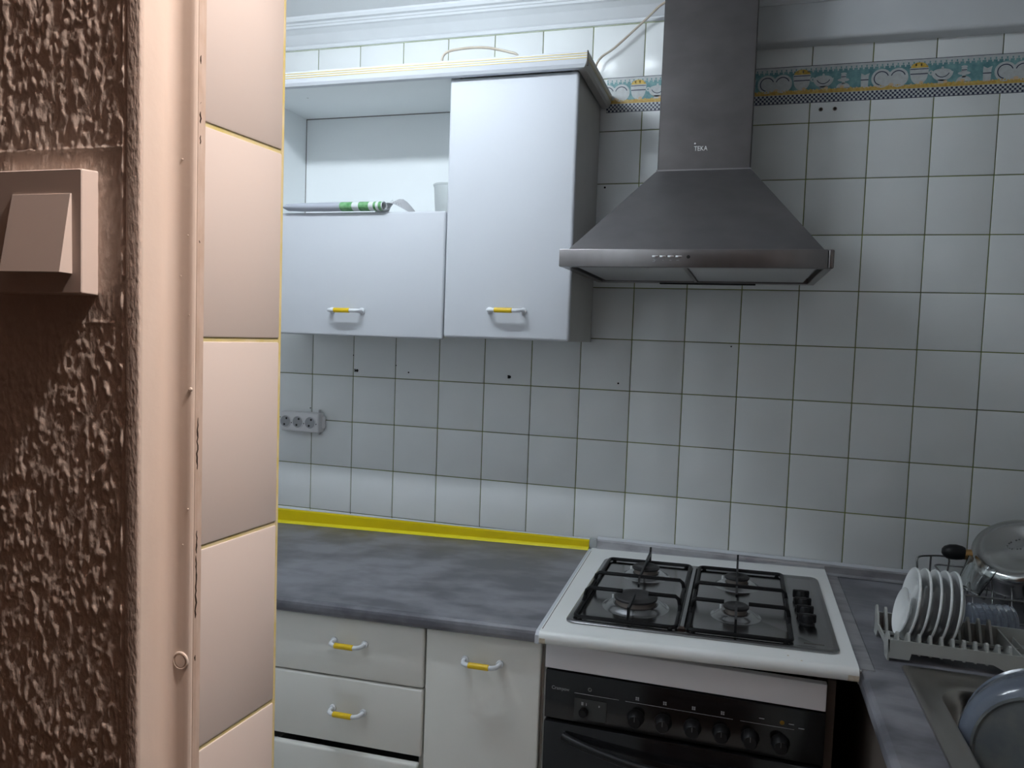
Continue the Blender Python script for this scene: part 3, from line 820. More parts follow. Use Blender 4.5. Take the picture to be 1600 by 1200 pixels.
# yellow upstand (tapers because the worktop has sunk)
t = empty('upstand_strip', (0.15, -0.012, -0.5), 'glossy yellow plastic upstand strip along the back of the worktop', 'strip')
def ywedge(mb, prof, xa, xb):
    n = len(prof(xa))
    mb.loft([[(xa, y, z) for y, z in prof(xa)], [(xb, y, z) for y, z in prof(xb)]], True, True, smooth=False)
wt = lambda x: ZT + 0.0250 * (x - 0.95)
ztop = lambda x: -0.449 - 0.0008 / max(0.2, 1) + 0.0085 * (x - 0.95)
b = MB().use('yellow'); ywedge(b, lambda x: [(-0.0015, ztop(x)), (-0.006, ztop(x)), (-0.011, ztop(x) - 0.004), (-0.012, wt(x) + 0.0085), (-0.0015, wt(x) + 0.0085)], t0x, 0.951); build(b, 'upright', t)
b = MB().use('yellow_lip'); ywedge(b, lambda x: [(-0.0015, wt(x) + 0.0085), (-0.0125, wt(x) + 0.0085), (-0.0185, wt(x) + 0.005), (-0.0225, wt(x) + 0.0008), (-0.0015, wt(x) + 0.0008)], t0x, 0.951); build(b, 'bottom_lip', t)
b = MB().use('white_lam'); ywedge(b, lambda x: [(-0.0015, ztop(x) + 0.003), (-0.004, ztop(x) + 0.002), (-0.006, ztop(x) + 0.0003), (-0.0015, ztop(x) + 0.0003)], t0x, 0.951); build(b, 'top_seal', t)

# aluminium upstand to the right with a clear corner block
t = empty('metal_upstand', (1.6, -0.012, -0.475), 'brushed aluminium upstand strip behind the hob and dish rack', 'strip')
zb_ = lambda x: -0.4735 + 0.0225 * (min(x, 1.60) - 0.96) - (0.012 if x > 1.62 else 0)
b = MB().use('alu')
for xa, xb in ((0.975, 1.605), (1.605, XR - 0.001)):
    lo = lambda x, q: [(x, -0.0015, -0.4455), (x, -0.006, -0.4455), (x, -0.0105, -0.4495), (x, -0.0120, q + 0.006), (x, -0.0200, q + 0.001), (x, -0.0015, q + 0.001)]
    qa, qb = (zb_(xa), zb_(xb)) if xa < 1.6 else (-0.473, -0.473)
    b.loft([lo(xa, qa), lo(xb, qb)], True, True, smooth=False)
build(b, 'metal_strip', t)
b = MB().use('white_lam'); b.prism([(-0.0015, -0.4455), (-0.007, -0.4455), (-0.004, -0.4400), (-0.0015, -0.4380)], 'x', 0.975, XR - 0.001); build(b, 'silicone_bead', t)
b = MB().use('clear'); b.box(0.9520, 0.9748, -0.0150, -0.0015, -0.4738, -0.4440, 0.003, 2); build(b, 'corner_block', t)

# base units
YB = -0.660
def unit(name, x0, x1, label, grp, doorside=None):
    t = empty(name, ((x0 + x1) / 2, -0.33, FL), label, 'cabinet', grp)
    for nm, a in (('side_panel', (x0, x0 + 0.016, YB + 0.021, -0.02, FL, ZT - 0.036)), ('side_panel', (x1 - 0.016, x1, YB + 0.021, -0.02, FL, ZT - 0.036)), ('bottom_panel', (x0 + 0.016, x1 - 0.016, YB + 0.021, -0.02, FL + 0.10, FL + 0.116)), ('back_panel', (x0 + 0.016, x1 - 0.016, -0.03, -0.022, FL + 0.1, ZT - 0.036)), ('plinth', (x0, x1, YB + 0.07, YB + 0.085, FL, FL + 0.1)), ('top_rail', (x0 + 0.016, x1 - 0.016, YB + 0.023, YB + 0.10, ZT - 0.054, ZT - 0.037))):
        b = MB().use('dark_joint_shade' if nm == 'back_panel' else 'cream_lam'); b.box(*a, 0.0008, 1); build(b, nm, t, shear=tilt)
    return t
grp = 'base cabinets under the left worktop'
t = unit('drawer_cabinet', 0.262, 0.7025, 'cream base cabinet with a stack of yellow-handled drawers', grp)
# heights are those at x = 0.95; tilt() lowers them to the left
for z0, z1, hz, hasface, yo in ((-0.6580, -0.5150, -0.5715, True, 0.0), (-0.8205, -0.6615, -0.7355, True, 0.0), (-1.0050, -0.8330, -0.905, True, -0.013)):
    d = panel_door(t, 'drawer', 0.265, 0.7005 - (0.004 if yo else 0), z0, z1, YB + yo, 0.018, 'cream_lam', tilt, 0.005)
    handle(d, 0.5125, YB + yo, hz, w=0.072, out=0.030, drop=0.0, shear=tilt)
    b = MB().use('carcass_side')
    b.box(0.285, 0.297, YB + yo + 0.0185, -0.08, z0 + 0.02, z1 - 0.03); b.box(0.668, 0.680, YB + yo + 0.0185, -0.08, z0 + 0.02, z1 - 0.03)
    b.box(0.297, 0.668, YB + yo + 0.0185, -0.08, z0 + 0.02, z0 + 0.028)
    build(b, 'drawer_box', d, shear=tilt)
t = unit('base_cabinet', 0.7035, 0.9790, 'narrow cream base cabinet with one door beside the oven', grp)
d = panel_door(t, 'door', 0.7055, 0.9755, -1.255, -0.5150, YB, 0.018, 'cream_lam', tilt, 0.004)
handle(d, 0.8425, YB, -0.5740, w=0.074, out=0.030, shear=tilt)

# ------------------------------------------------------------------ white hob surround
def htilt(v):
    return (v[0], v[1], v[2] + 0.0225 * (v[0] - 0.96))
ZH = -0.4715
t = empty('hob_worktop', (1.28, -0.36, ZH - 0.027), 'worn white worktop section with a rounded front holding the gas hob', 'worktop')
def hprof(front):
    f = front
    return [(-0.012, ZH), (f + 0.014, ZH), (f + 0.007, ZH - 0.0015), (f + 0.002, ZH - 0.006), (f, ZH - 0.0125), (f + 0.001, ZH - 0.020), (f + 0.005, ZH - 0.0255), (f + 0.011, ZH - 0.027), (-0.012, ZH - 0.027)]
fL, fR = -0.712, -0.700
def lin(y): return 0.9605 + (-y) * 0.0285
# slab with an opening under the hob: four blocks
OX0, OX1, OY0, OY1 = 1.045, 1.550, -0.610, -0.160
b = MB().use('white_top')
pl = hprof(fL); pr_ = hprof(fR)
def clip_front(p, ycut): return [(max(y, -9) if i not in (0, len(p) - 1) else ycut, z) for i, (y, z) in enumerate(p)]
A = clip_front(pl, OY0); B = clip_front(pr_, OY0)
b.loft([[(lin(y), y, z) for y, z in A], [(1.6045, y, z) for y, z in B]], True, True, smooth=False)
for i in range(len(b.sm)): b.sm[i] = True
b.add([(lin(OY0), OY0, ZH), (OX0, OY0, ZH), (OX0, OY1, ZH), (lin(OY1), OY1, ZH), (lin(OY0), OY0, ZH - 0.027), (OX0, OY0, ZH - 0.027), (OX0, OY1, ZH - 0.027), (lin(OY1), OY1, ZH - 0.027)], [(0, 1, 2, 3), (7, 6, 5, 4), (1, 5, 6, 2), (0, 3, 7, 4)])
b.add([(lin(OY1), OY1, ZH), (1.6055, OY1, ZH), (1.6055, -0.012, ZH), (lin(-0.012), -0.012, ZH), (lin(OY1), OY1, ZH - 0.027), (1.6055, OY1, ZH - 0.027), (1.6055, -0.012, ZH - 0.027), (lin(-0.012), -0.012, ZH - 0.027)], [(0, 1, 2, 3), (7, 6, 5, 4), (0, 4, 5, 1), (1, 5, 6, 2), (2, 6, 7, 3), (3, 7, 4, 0)])
b.add([(OX1, OY0, ZH), (1.6045, OY0, ZH), (1.6055, OY1, ZH), (OX1, OY1, ZH), (OX1, OY0, ZH - 0.027), (1.6045, OY0, ZH - 0.027), (1.6055, OY1, ZH - 0.027), (OX1, OY1, ZH - 0.027)], [(0, 1, 2, 3), (7, 6, 5, 4), (1, 5, 6, 2), (0, 3, 7, 4)])
build(b, 'white_slab', t, shear=htilt)
b = MB().use('white_lam')
b.loft([[(lin(y) + dxx, y, z + dz) for dxx, dz in ((0.0, 0.0003), (-0.007, 0.0003), (-0.0085, -0.003), (-0.0085, -0.030), (0.0, -0.030))] for y, z in ((-0.030, ZH), (fL + 0.012, ZH))], True, True, smooth=False)
b.loft([[(lin(fL + 0.012) + dxx, fL + 0.012, ZH + dz) for dxx, dz in ((0.0, 0.0003), (-0.007, 0.0003), (-0.0085, -0.003), (-0.0085, -0.030), (0.0, -0.030))], [(lin(fL) + dxx, fL + 0.002, ZH - 0.008 + dz * 0.6) for dxx, dz in ((0.0, 0.0003), (-0.007, 0.0003), (-0.0085, -0.003), (-0.0085, -0.030), (0.0, -0.030))]], False, True, smooth=False)
build(b, 'edge_strip', t, shear=htilt)
b = MB().use('dark_joint_shade'); b.tube([(lin(y) + 0.0035, y, ZH + 0.0001) for y in (-0.05, -0.3, -0.5, -0.690)], 0.0007, 6); build(b, 'dirty_joint', t, shear=htilt)
for xa, xb in ((0.983, 0.995), (1.585, 1.6045)):
    b = MB().use('rust'); f0 = fL + (fR - fL) * ((xa - 0.98) / 0.62)
    b.loft([[(x, y + (f0 - fL) - 0.0003, z - 0.0002) for y, z in pl[4:8]] for x in (xa, (xa + xb) / 2, xb)], closed=False); build(b, 'stain', t, shear=htilt)
for x, y in ((1.478, -0.672), (1.502, -0.690)):
    b = MB().use('rust'); b.lathe([(0.0001, 0.0004), (0.0018, 0.0003), (0.0022, 0)], (x, y, ZH), n=10); build(b, 'stain', t, shear=htilt)

# ------------------------------------------------------------------ gas hob
HZ = ZH + 0.0005
t = empty('gas_hob', (1.30, -0.38, HZ), 'stainless steel four-burner gas hob with black pan supports', 'hob')
hx0, hx1, hy0, hy1 = 1.020, 1.5775, -0.641, -0.124
b = MB().use('hob_steel')
lp = [rrect(hx0 + d, hx1 - d, hy0 + d, hy1 - d, max(0.022 - d, 0.006), HZ + z) for d, z in ((0.0, 0.0), (0.0, 0.003), (0.003, 0.0055), (0.012, 0.0060), (0.018, 0.0035), (0.022, 0.0028))]
b.loft(lp, True, True)
build(b, 'steel_top', t, shear=htilt)
b = MB().use('hob_steel'); b.box(OX0 + 0.003, OX1 - 0.003, OY0 + 0.003, OY1 - 0.003, HZ - 0.040, HZ); build(b, 'burner_box', t, shear=htilt)
b = MB().use('hob_steel'); b.prism([(1.258, HZ + 0.0025), (1.264, HZ + 0.0115), (1.272, HZ + 0.0115), (1.278, HZ + 0.0025)], 'y', -0.612, -0.150)
build(b, 'centre_ridge', t, shear=htilt)
burners = ((1.1479, -0.2497, 0.034), (1.1546, -0.4954, 0.0485), (1.3766, -0.4854, 0.0270), (1.3766, -0.2589, 0.0290))
for bx, by, r in burners:
    z = HZ + 0.0028
    b = MB().use('dish_steel'); b.lathe([(r + 0.028, 0.0), (r + 0.0245, 0.0008), (r + 0.020, 0.0035), (r + 0.014, 0.0082), (r + 0.008, 0.0108), (r + 0.003, 0.0112), (r - 0.004, 0.0070)], (bx, by, z), n=40)
    build(b, 'burner_dish', t, shear=htilt)
    b = MB().use('black_cap'); b.lathe([(r - 0.001, 0.004), (r + 0.002, 0.0055), (r + 0.002, 0.008), (r - 0.003, 0.0090)], (bx, by, z), n=40)
    b.use('burner'); b.lathe([(r - 0.003, 0.006), (r - 0.003, 0.0185), (r - 0.005, 0.0195), (0.001, 0.0195)], (bx, by, z), n=40)
    bo = build(b, 'burner', t, shear=htilt)
    b = MB().use('black_cap'); b.lathe([(r - 0.008, 0.0190), (r + 0.0005, 0.0195), (r + 0.0012, 0.0235), (r - 0.003, 0.0265), (r * 0.62, 0.0272), (r * 0.55, 0.0262), (0.0001, 0.0262)], (bx, by, z), n=40)
    build(b, 'burner_cap', bo, shear=htilt)
    b = MB().use('china'); b.cyl((bx - r - 0.006, by + 0.012, z + 0.004), (bx - r - 0.006, by + 0.012, z + 0.019), 0.0024, 8)
    build(b, 'spark_plug', bo, shear=htilt)

def grate(x0, x1, y0, y1, c_front, c_back, left):
    zl, zh, zf = HZ + 0.010, HZ + 0.040, HZ + 0.044
    b = MB().use('black'); r = 0.0047
    # low outer frame
    b.tube(rrect(x0, x1, y0, y1, 0.012, zl, 4), r, 8, closed=True)
    for x, y in ((x0 + 0.012, y0), (x1 - 0.012, y0), (x0 + 0.012, y1), (x1 - 0.012, y1)):
        b.cyl((x, y, HZ + 0.003), (x, y, zl), 0.0055, 10)
    yr1 = c_back[1] - 0.118; yr2 = c_front[1] + 0.000
    yr1 = -0.384; yr2 = -0.508
    def arm(xs, y, xe):
        s = 1 if xe > xs else -1
        b.tube([(xs, y, zl), (xs + s * 0.001, y, zl + 0.012), (xs + s * 0.004, y, zh - 0.006), (xs + s * 0.011, y, zh), (xe, y, zh)], r, 8)
    rf, rb = c_front[2], c_back[2]
    arm(x0, yr2, c_front[0] - max(0.026, rf * 0.6)); arm(x1, yr2, c_front[0] + max(0.026, rf * 0.62))
    b.tube([(x0, yr1, zl), (x0 + 0.001, yr1, zl + 0.012), (x0 + 0.004, yr1, zh - 0.006), (x0 + 0.011, yr1, zh), (x1 - 0.011, yr1, zh), (x1 - 0.004, yr1, zh - 0.006), (x1 - 0.001, yr1, zl + 0.012), (x1, yr1, zl)], r, 8)
    # rear and front fingers, flat bars on edge
    cx = c_front[0]
    def blade(pts):
        b.loft([[(x - 0.0024, y, z0), (x + 0.0024, y, z0), (x + 0.0024, y, z1), (x - 0.0024, y, z1)] for x, y, z0, z1 in pts], True, True, smooth=False)
    blade([(c_back[0], y1 + 0.002, zl - 0.004, zh + 0.012), (c_back[0], y1 - 0.008, zl - 0.002, zh + 0.014), (c_back[0], y1 - 0.014, zh - 0.008, zh + 0.002), (c_back[0], yr1, zh - 0.006, zh + 0.002), (cx, -0.452, zh - 0.006, zh + 0.002)])
    blade([(cx, y0 - 0.002, zl - 0.004, zh + 0.003), (cx, y0 + 0.010, zl, zh + 0.003), (cx, y0 + 0.018, zh - 0.008, zh + 0.002), (cx, c_front[1] - max(0.024, rf * 0.45), zh - 0.006, zh + 0.002)])
    # raised end bars along the sides
    b.tube([(x0, yr2 - 0.02, zl), (x0 + 0.001, yr2, zl + 0.011), (x0 + 0.001, yr1, zl + 0.011), (x0, yr1 + 0.02, zl)], r * 0.9, 8)
    b.tube([(x1, yr2 - 0.02, zl), (x1 - 0.001, yr2, zl + 0.011), (x1 - 0.001, yr1, zl + 0.011), (x1, yr1 + 0.02, zl)], r * 0.9, 8)
    build(b, 'pan_support', t, shear=htilt)
grate(1.038, 1.256, -0.622, -0.146, burners[1], burners[0], True)
grate(1.280, 1.488, -0.622, -0.146, burners[2], burners[3], False)
for k, (kx, ky) in enumerate(((1.5235, -0.322), (1.5240, -0.378), (1.5248, -0.434), (1.5256, -0.490))):
    z = HZ + 0.0028
    b = MB().use('black_plastic'); b.lathe([(0.0165, 0.0), (0.0165, 0.003), (0.0135, 0.005), (0.0115, 0.020), (0.0095, 0.0225), (0.0001, 0.0225)], (kx, ky, z), n=24)
    ko = build(b, 'knob', t, shear=htilt)
    b = MB().use('black_plastic'); b.box(kx - 0.0185, kx + 0.0185, ky - 0.005, ky + 0.005, z + 0.006, z + 0.024, 0.0025, 2); build(b, 'knob_grip', ko, shear=htilt)
b = MB().use('dark_joint_shade')
for k in range(11):
    b.box(1.512 + k * 0.0036, 1.512 + k * 0.0036 + 0.0027, -0.604, -0.602 + (0.001 if k < 2 else 0), HZ + 0.0028, HZ + 0.0032)
build(b, 'tiny_print', t, shear=htilt)

# ------------------------------------------------------------------ oven and its housing
t = empty('oven_housing', (1.27, -0.34, FL), 'oven housing with a plain white filler panel above the black oven', 'cabinet')
M['filler'] = pm('pale_grey_filler', (0.80, 0.78, 0.80), 0.45)
b = MB().use('filler'); b.box(0.9865, 1.5540, YB - 0.003, YB + 0.015, -0.5655, -0.5110, 0.001, 1)
build(b, 'filler_panel', t)
for xa, xb in ((0.9805, 0.9875), (1.5565, 1.5725)):
    b = MB().use('carcass_side' if xa < 1 else 'dark_joint_shade'); b.box(xa, xb, YB + 0.016, -0.02, FL, -0.508, 0.001, 1); build(b, 'side_panel', t)  # right panel darkened for the shade in the corner gap
b = MB().use('dark_joint_shade'); b.box(0.988, 1.556, -0.04, -0.03, FL, -0.53); build(b, 'back_panel', t)
t = empty('built_in_oven', (1.27, -0.36, -1.17), 'black built-in oven with rotary knobs under the gas hob', 'oven')
b = MB().use('black_glass'); b.box(0.9905, 1.5535, YB + 0.016, -0.09, -1.165, -0.569, 0.002, 1); build(b, 'body', t)
YO = -0.667
b = MB().use('black_glass'); b.box(0.9895, 1.5545, YO, YB + 0.015, -0.6735, -0.5680, 0.0015, 2); build(b, 'control_panel', t)
b = MB().use('oven_door'); b.box(0.9895, 1.5545, YO - 0.006, YB + 0.015, -1.160, -0.6780, 0.004, 2)
dr = build(b, 'oven_door', t)
b = MB().use('black_plastic')
hp = [(1.035 + 0.474 * s, YO - 0.012 - 0.034 * math.sin(math.pi * s) ** 0.7, -0.703 - 0.022 * math.sin(math.pi * s)) for s in np.linspace(0, 1, 25)]
b.tube(hp, 0.009, 10); build(b, 'door_handle', dr)
b = MB().use('display'); b.box(1.0545, 1.1240, YO - 0.0012, YO + 0.001, -0.6640, -0.6200); dsp = build(b, 'display', t)
b = MB().use('print_grey')
for xq, zq, w_, h_ in ((1.070, -0.630, 0.0045, 0.007), (1.080, -0.6305, 0.0016, 0.006), (1.107, -0.6305, 0.003, 0.004)):
    b.box(xq, xq + w_, YO - 0.0016, YO - 0.001, zq - h_ / 2, zq + h_ / 2)
build(b, 'display_symbols', dsp)
b = MB().use('black_plastic'); b.lathe([(0.0105, 0.0), (0.0095, 0.010), (0.008, 0.012), (0.0001, 0.012)], (1.0755, YO - 0.001, -0.6480), (0, -1, 0), 20); build(b, 'display_button', dsp)
b = MB().use('print_grey'); put_text(b, 'Crampow', 0.0105, (1.0035, YO - 0.0004, -0.6085), squeeze=0.92); build(b, 'maker_name', t, label='small grey maker name')
b = MB().use('print_dim')
for xa, xb in ((1.054, 1.1495), (1.163, 1.381), (1.395, 1.4975)):
    b.use('print_grey'); b.box(xa, xb, YO - 0.0005, YO + 0.0003, -0.6098, -0.6090)
b.use('print_dim'); b.lathe([(0.0045, 0), (0.0045, -0.0005), (0.0020, -0.0005)], (1.087, YO, -0.5975), (0, 1, 0), 16)
for xq in (1.1879, 1.2447, 1.3030, 1.3605):
    b.use('print_grey')
    for dxq, dzq in ((-0.0035, 0), (0.0005, 0), (-0.0035, 0.004), (0.0005, 0.004)):
        b.box(xq + dxq, xq + dxq + 0.003, YO - 0.0005, YO + 0.0003, -0.6035 + dzq, -0.6005 + dzq)
for xq, zq, w_ in ((1.487, -0.6005, 0.010), (1.5055, -0.6060, 0.011), (1.431, -0.5985, 0.010)):
    b.box(xq, xq + w_, YO - 0.0005, YO + 0.0003, zq, zq + 0.0018)
build(b, 'panel_print', t)
b = MB().use('amber'); b.lathe([(0.0001, -0.0012), (0.004, -0.0008), (0.0045, 0.0)], (1.4747, YO, -0.5995), (0, 1, 0), 14); build(b, 'indicator_lens', t)
for kx in (1.1861, 1.2431, 1.3027, 1.3599, 1.4159, 1.4733):
    b = MB().use('black_plastic'); b.lathe([(0.0185, 0.0), (0.0175, 0.004), (0.0155, 0.006), (0.0140, 0.022), (0.012, 0.024), (0.0001, 0.024)], (kx, YO, -0.6405), (0, -1, 0), 24)
    ko = build(b, 'knob', t)
    b = MB().use('print_dim'); b.box(kx - 0.0006, kx + 0.0006, YO - 0.0248, YO - 0.0238, -0.6390, -0.6290); build(b, 'pointer', ko)

# ------------------------------------------------------------------ right-hand worktop with sink
ZR = -0.474
RX0 = 1.6090
t = empty('sink_worktop', (1.93, -0.8, ZR - 0.034), 'slate grey worktop returning towards the viewer around the sink', 'worktop')
b = MB().use('worktop')
SX0, SX1, SY0, SY1 = 1.715, 2.19, -1.240, -0.640
YE = -1.62
b.box(RX0 + 0.030, XR - 0.001, SY1, -0.0125, ZR - 0.034, ZR, 0.0015, 1)
b.prism([(RX0 + 0.030, ZR), (RX0 + 0.012, ZR), (RX0 + 0.005, ZR - 0.002), (RX0 + 0.001, ZR - 0.008), (RX0, ZR - 0.016), (RX0 + 0.001, ZR - 0.026), (RX0 + 0.006, ZR - 0.032), (RX0 + 0.012, ZR - 0.034), (RX0 + 0.030, ZR - 0.034)], 'y', YE, -0.655)
b.box(RX0 + 0.030, SX0, YE, SY1, ZR - 0.034, ZR)
b.box(SX1, XR - 0.001, YE, SY1, ZR - 0.034, ZR)
b.box(SX0, SX1, YE, SY0, ZR - 0.034, ZR)
build(b, 'laminate_slab', t)
b = MB().use('alu'); b.box(RX0, RX0 + 0.0295, -0.655, -0.0125, ZR - 0.030, ZR + 0.0022, 0.002, 2)
build(b, 'joint_strip', t, label='grey aluminium joint strip beside the hob')
b = MB().use('silver'); b.box(RX0 - 0.003, RX0 + 0.006, -0.6625, -0.655, ZR - 0.012, ZR + 0.002, 0.002, 2); build(b, 'strip_end', t)

t = empty('sink_cabinet', (1.95, -1.0, FL), 'cream base cabinet below the sink with corner shade painted as a dark panel', 'cabinet')
b = MB().use('dark_joint_shade'); b.box(1.640, 1.656, -0.93, -0.02, FL, ZR - 0.036); build(b, 'corner_shade_panel', t)  # dark board standing in for the shade between oven and sink unit
for ya, yb2 in ((-1.60, -1.27), (-1.262, -0.940)):
    b = MB().use('cream_lam'); b.box(1.6320, 1.6500, ya, yb2, FL + 0.11, ZR - 0.045, 0.004, 2); d = build(b, 'door', t)
    bb = MB().use('handle_white')
    ym = (ya + yb2) / 2
    bb.tube([(1.634, ym - 0.045, -0.60), (1.612, ym - 0.045, -0.60), (1.604, ym - 0.035, -0.60), (1.604, ym + 0.035, -0.60), (1.612, ym + 0.045, -0.60), (1.634, ym + 0.045, -0.60)], 0.005, 8)
    bb.use('handle_yellow'); bb.cyl((1.604, ym - 0.024, -0.60), (1.604, ym + 0.024, -0.60), 0.0066, 12)
    build(bb, 'handle', d)
for a in ((1.651, XR - 0.002, YE + 0.02, YE + 0.036, FL, ZR - 0.036), (1.657, XR - 0.002, -0.40, -0.384, FL, ZR - 0.036)):
    b = MB().use('cream_lam'); b.box(*a); build(b, 'side_panel', t)
b = MB().use('cream_lam'); b.box(1.68, 1.70, YE + 0.04, -0.41, FL, FL + 0.10); build(b, 'plinth', t)

t = empty('sink', (1.95, -0.95, ZR - 0.17), 'stainless steel inset sink in the right-hand worktop', 'sink')
b = MB().use('sink_steel')
cxs = (1.6920, 2.215, -1.275, -0.6055)
inx = (1.7360, 2.165, -1.190, -0.7000)
def mixr(k, r, z, extra=0.0):
    q = [cxs[i] + (inx[i] - cxs[i]) * k for i in range(4)]
    return rrect(q[0] + extra, q[1] - extra, q[2] + extra, q[3] - extra, r, z, 8)
loops = [mixr(0, 0.012, ZR + 0.0005), mixr(0.02, 0.012, ZR + 0.004), mixr(0.14, 0.014, ZR + 0.0055), mixr(0.30, 0.02, ZR + 0.003), mixr(0.70, 0.045, ZR + 0.0035), mixr(0.84, 0.055, ZR + 0.0065), mixr(0.95, 0.06, ZR + 0.0050), mixr(1.0, 0.06, ZR - 0.002),
         mixr(1.0, 0.06, ZR - 0.02, 0.003), mixr(1.0, 0.06, ZR - 0.12, 0.012), mixr(1.0, 0.055, ZR - 0.150, 0.030), mixr(1.0, 0.05, ZR - 0.160, 0.075), mixr(1.0, 0.05, ZR - 0.163, 0.15)]
b.loft(loops, False, True)
build(b, 'basin', t)
b = MB().use('pot_steel'); b.lathe([(0.045, 0.0), (0.043, 0.003), (0.030, 0.001), (0.0001, 0.001)], (1.95, -0.95, ZR - 0.163), n=28); build(b, 'drain', t)

# inverted smoky basin leaning in the sink
t = empty('plastic_basin', (1.93, -0.88, ZR - 0.162), 'smoky blue plastic basin upturned in the sink', 'basin')
BO = Vector((1.866, -0.850, -0.500)); BA = Vector((-0.40, -0.88, 0.20)).normalized()
b = MB().use('blue_plastic')
b.lathe([(0.1290, -0.060), (0.1335, -0.059), (0.1335, -0.053), (0.130, -0.051), (0.130, -0.02), (0.127, 0.018), (0.122, 0.042), (0.112, 0.055), (0.100, 0.059)], BO, BA, 56)
b.lathe([(0.128, -0.060), (0.127, -0.02), (0.124, 0.017), (0.119, 0.040), (0.100, 0.055)], BO, BA, 56)
build(b, 'basin_wall', t)
b = MB().use('dark_bowl'); b.lathe([(0.100, 0.0555), (0.100, 0.0630), (0.096, 0.0635), (0.093, 0.0605), (0.0001, 0.0605)], BO, BA, 56)
bs = build(b, 'basin_base', t)
qb = Vector((0, 0, 1)).rotation_difference(BA)
b = MB().use('dark')
for u, w in ((-0.012, 0.022), (0.004, 0.006), (-0.016, 0.002), (-0.018, -0.018)):
    b.lathe([(0.0001, 0.0612), (0.0013, 0.0612), (0.0013, 0.0605)], BO + qb @ Vector((u, w, 0)), BA, 8)
build(b, 'pin_holes', bs)

# ------------------------------------------------------------------ dish rack with plates
t = empty('dish_rack', (1.83, -0.505, ZR), 'grey plastic plate rack standing behind the sink', 'dish rack')
rx0, rx1, ry0, ry1 = 1.670, 2.010, -0.5873, -0.4230
zb = ZR + 0.0065
b = MB().use('rack')
b.prism([(rx0 + 0.004, zb), (1.7105, zb), (1.7135, zb + 0.0135), (1.857, zb + 0.0135), (1.885, zb), (rx1, zb), (rx1, -0.4300), (rx0, -0.4300)], 'y', ry0, ry0 + 0.003)
build(b, 'front_rail', t)
b = MB().use('rack')
b.prism([(rx0, zb), (rx1, zb), (rx1, -0.4280), (rx0, -0.4280)], 'y', ry1 - 0.003, ry1)
build(b, 'rear_rail', t)
for x in (rx0, rx1 - 0.0035):
    b = MB().use('rack')
    b.prism([(ry0, zb - 0.006), (ry0 + 0.030, zb - 0.006), (ry0 + 0.045, zb + 0.014), (ry1 - 0.045, zb + 0.014), (ry1 - 0.030, zb - 0.006), (ry1, zb - 0.006), (ry1, -0.4150), (ry1 - 0.012, -0.4090), (ry1 - 0.030, -0.4240), (ry1 - 0.042, -0.4420), (ry0 + 0.042, -0.4420), (ry0 + 0.030, -0.4250), (ry0 + 0.010, -0.4160), (ry0, -0.4300)], 'x', x, x + 0.0035)
    build(b, 'end_panel', t)
NT = 11
for k in range(NT):
    x = 1.6885 + 0.0198 * k
    for front in (True, False):
        b = MB().use('rack')
        y0 = ry0 if front else ry1; s = 1 if front else -1
        yy = lambda d: y0 + s * d
        top = -0.4115 if not front else -0.4160
        b.prism([(yy(0.003), zb + 0.010), (yy(0.003), -0.4320), (yy(0.008), top - 0.003), (yy(0.013), top), (yy(0.020), top - 0.003), (yy(0.040), -0.4430), (yy(0.046), -0.4540), (yy(0.046), zb + 0.010)], 'x', x - 0.0023, x + 0.0023)
        build(b, 'tooth', t)
b = MB().use('rack')
for y in (ry0 + 0.046, -0.505, ry1 - 0.046): b.box(rx0 + 0.003, rx1 - 0.003, y - 0.003, y + 0.003, zb + 0.008, zb + 0.013)
build(b, 'base_bars', t)
b = MB().use('rack')
b.box(1.909, rx1 - 0.004, ry0 + 0.0035, ry1 - 0.0035, zb + 0.004, zb + 0.007)
b.box(1.906, 1.909, ry0 + 0.0035, ry1 - 0.0035, zb + 0.004, -0.4330)
for x in (1.935, 1.958, 1.981): b.box(x, x + 0.002, ry0 + 0.004, ry1 - 0.004, zb + 0.007, -0.446)
build(b, 'cutlery_tray', t)

def plate(x, lean, rad, lab, yc=-0.505, zc=None, turn=0.0):
    zc = zc if zc is not None else zb + 0.0135 + rad
    ax = Vector((-math.cos(lean), turn, math.sin(lean))).normalized()
    t = empty('plate', (x, yc, zc - rad), lab, 'plate', 'white plates in the rack')
    R_ = rad
    b = MB().use('china')
    b.lathe([(0.0001, 0.0), (R_ * 0.52, 0.0), (R_ * 0.60, 0.0015), (R_ * 0.72, 0.0075), (R_ * 0.965, 0.0125), (R_ * 0.985, 0.0128), (R_, 0.0115), (R_, 0.0092), (R_ * 0.985, 0.0080), (R_ * 0.75, 0.0035), (R_ * 0.62, -0.0030), (R_ * 0.57, -0.0030)], (x, yc, zc), ax, 48)
    b.lathe([(R_ * 0.57, -0.0030), (R_ * 0.55, -0.0055), (R_ * 0.52, -0.0055), (R_ * 0.50, -0.0030), (0.0001, -0.0030)], (x, yc, zc), ax, 48)
    build(b, 'plate_body', t)
PL = (('white plate with its face showing, leftmost of the upright row', 1.7300), ('second white plate from the left in the rack', 1.7497), ('middle white plate of the five upright in the rack', 1.7692), ('second white plate from the right in the rack', 1.7880), ('rightmost white plate of the upright row, beside the empty slots', 1.8062))
for k, (lab, x) in enumerate(PL):
    plate(x, 0.16 - 0.01 * k, 0.0755, lab)
t = empty('saucer', (1.708, -0.50, zb + 0.02), 'small white saucer leaning on the first rack plate', 'saucer')
b = MB().use('china'); b.lathe([(0.0001, 0.0), (0.022, 0.0), (0.030, 0.003), (0.047, 0.009), (0.049, 0.0105), (0.048, 0.008), (0.030, 0.0005), (0.024, -0.003), (0.0001, -0.003)], (1.7130, -0.512, zb + 0.0135 + 0.060), Vector((-0.97, -0.05, 0.20)), 40)
build(b, 'saucer_body', t)

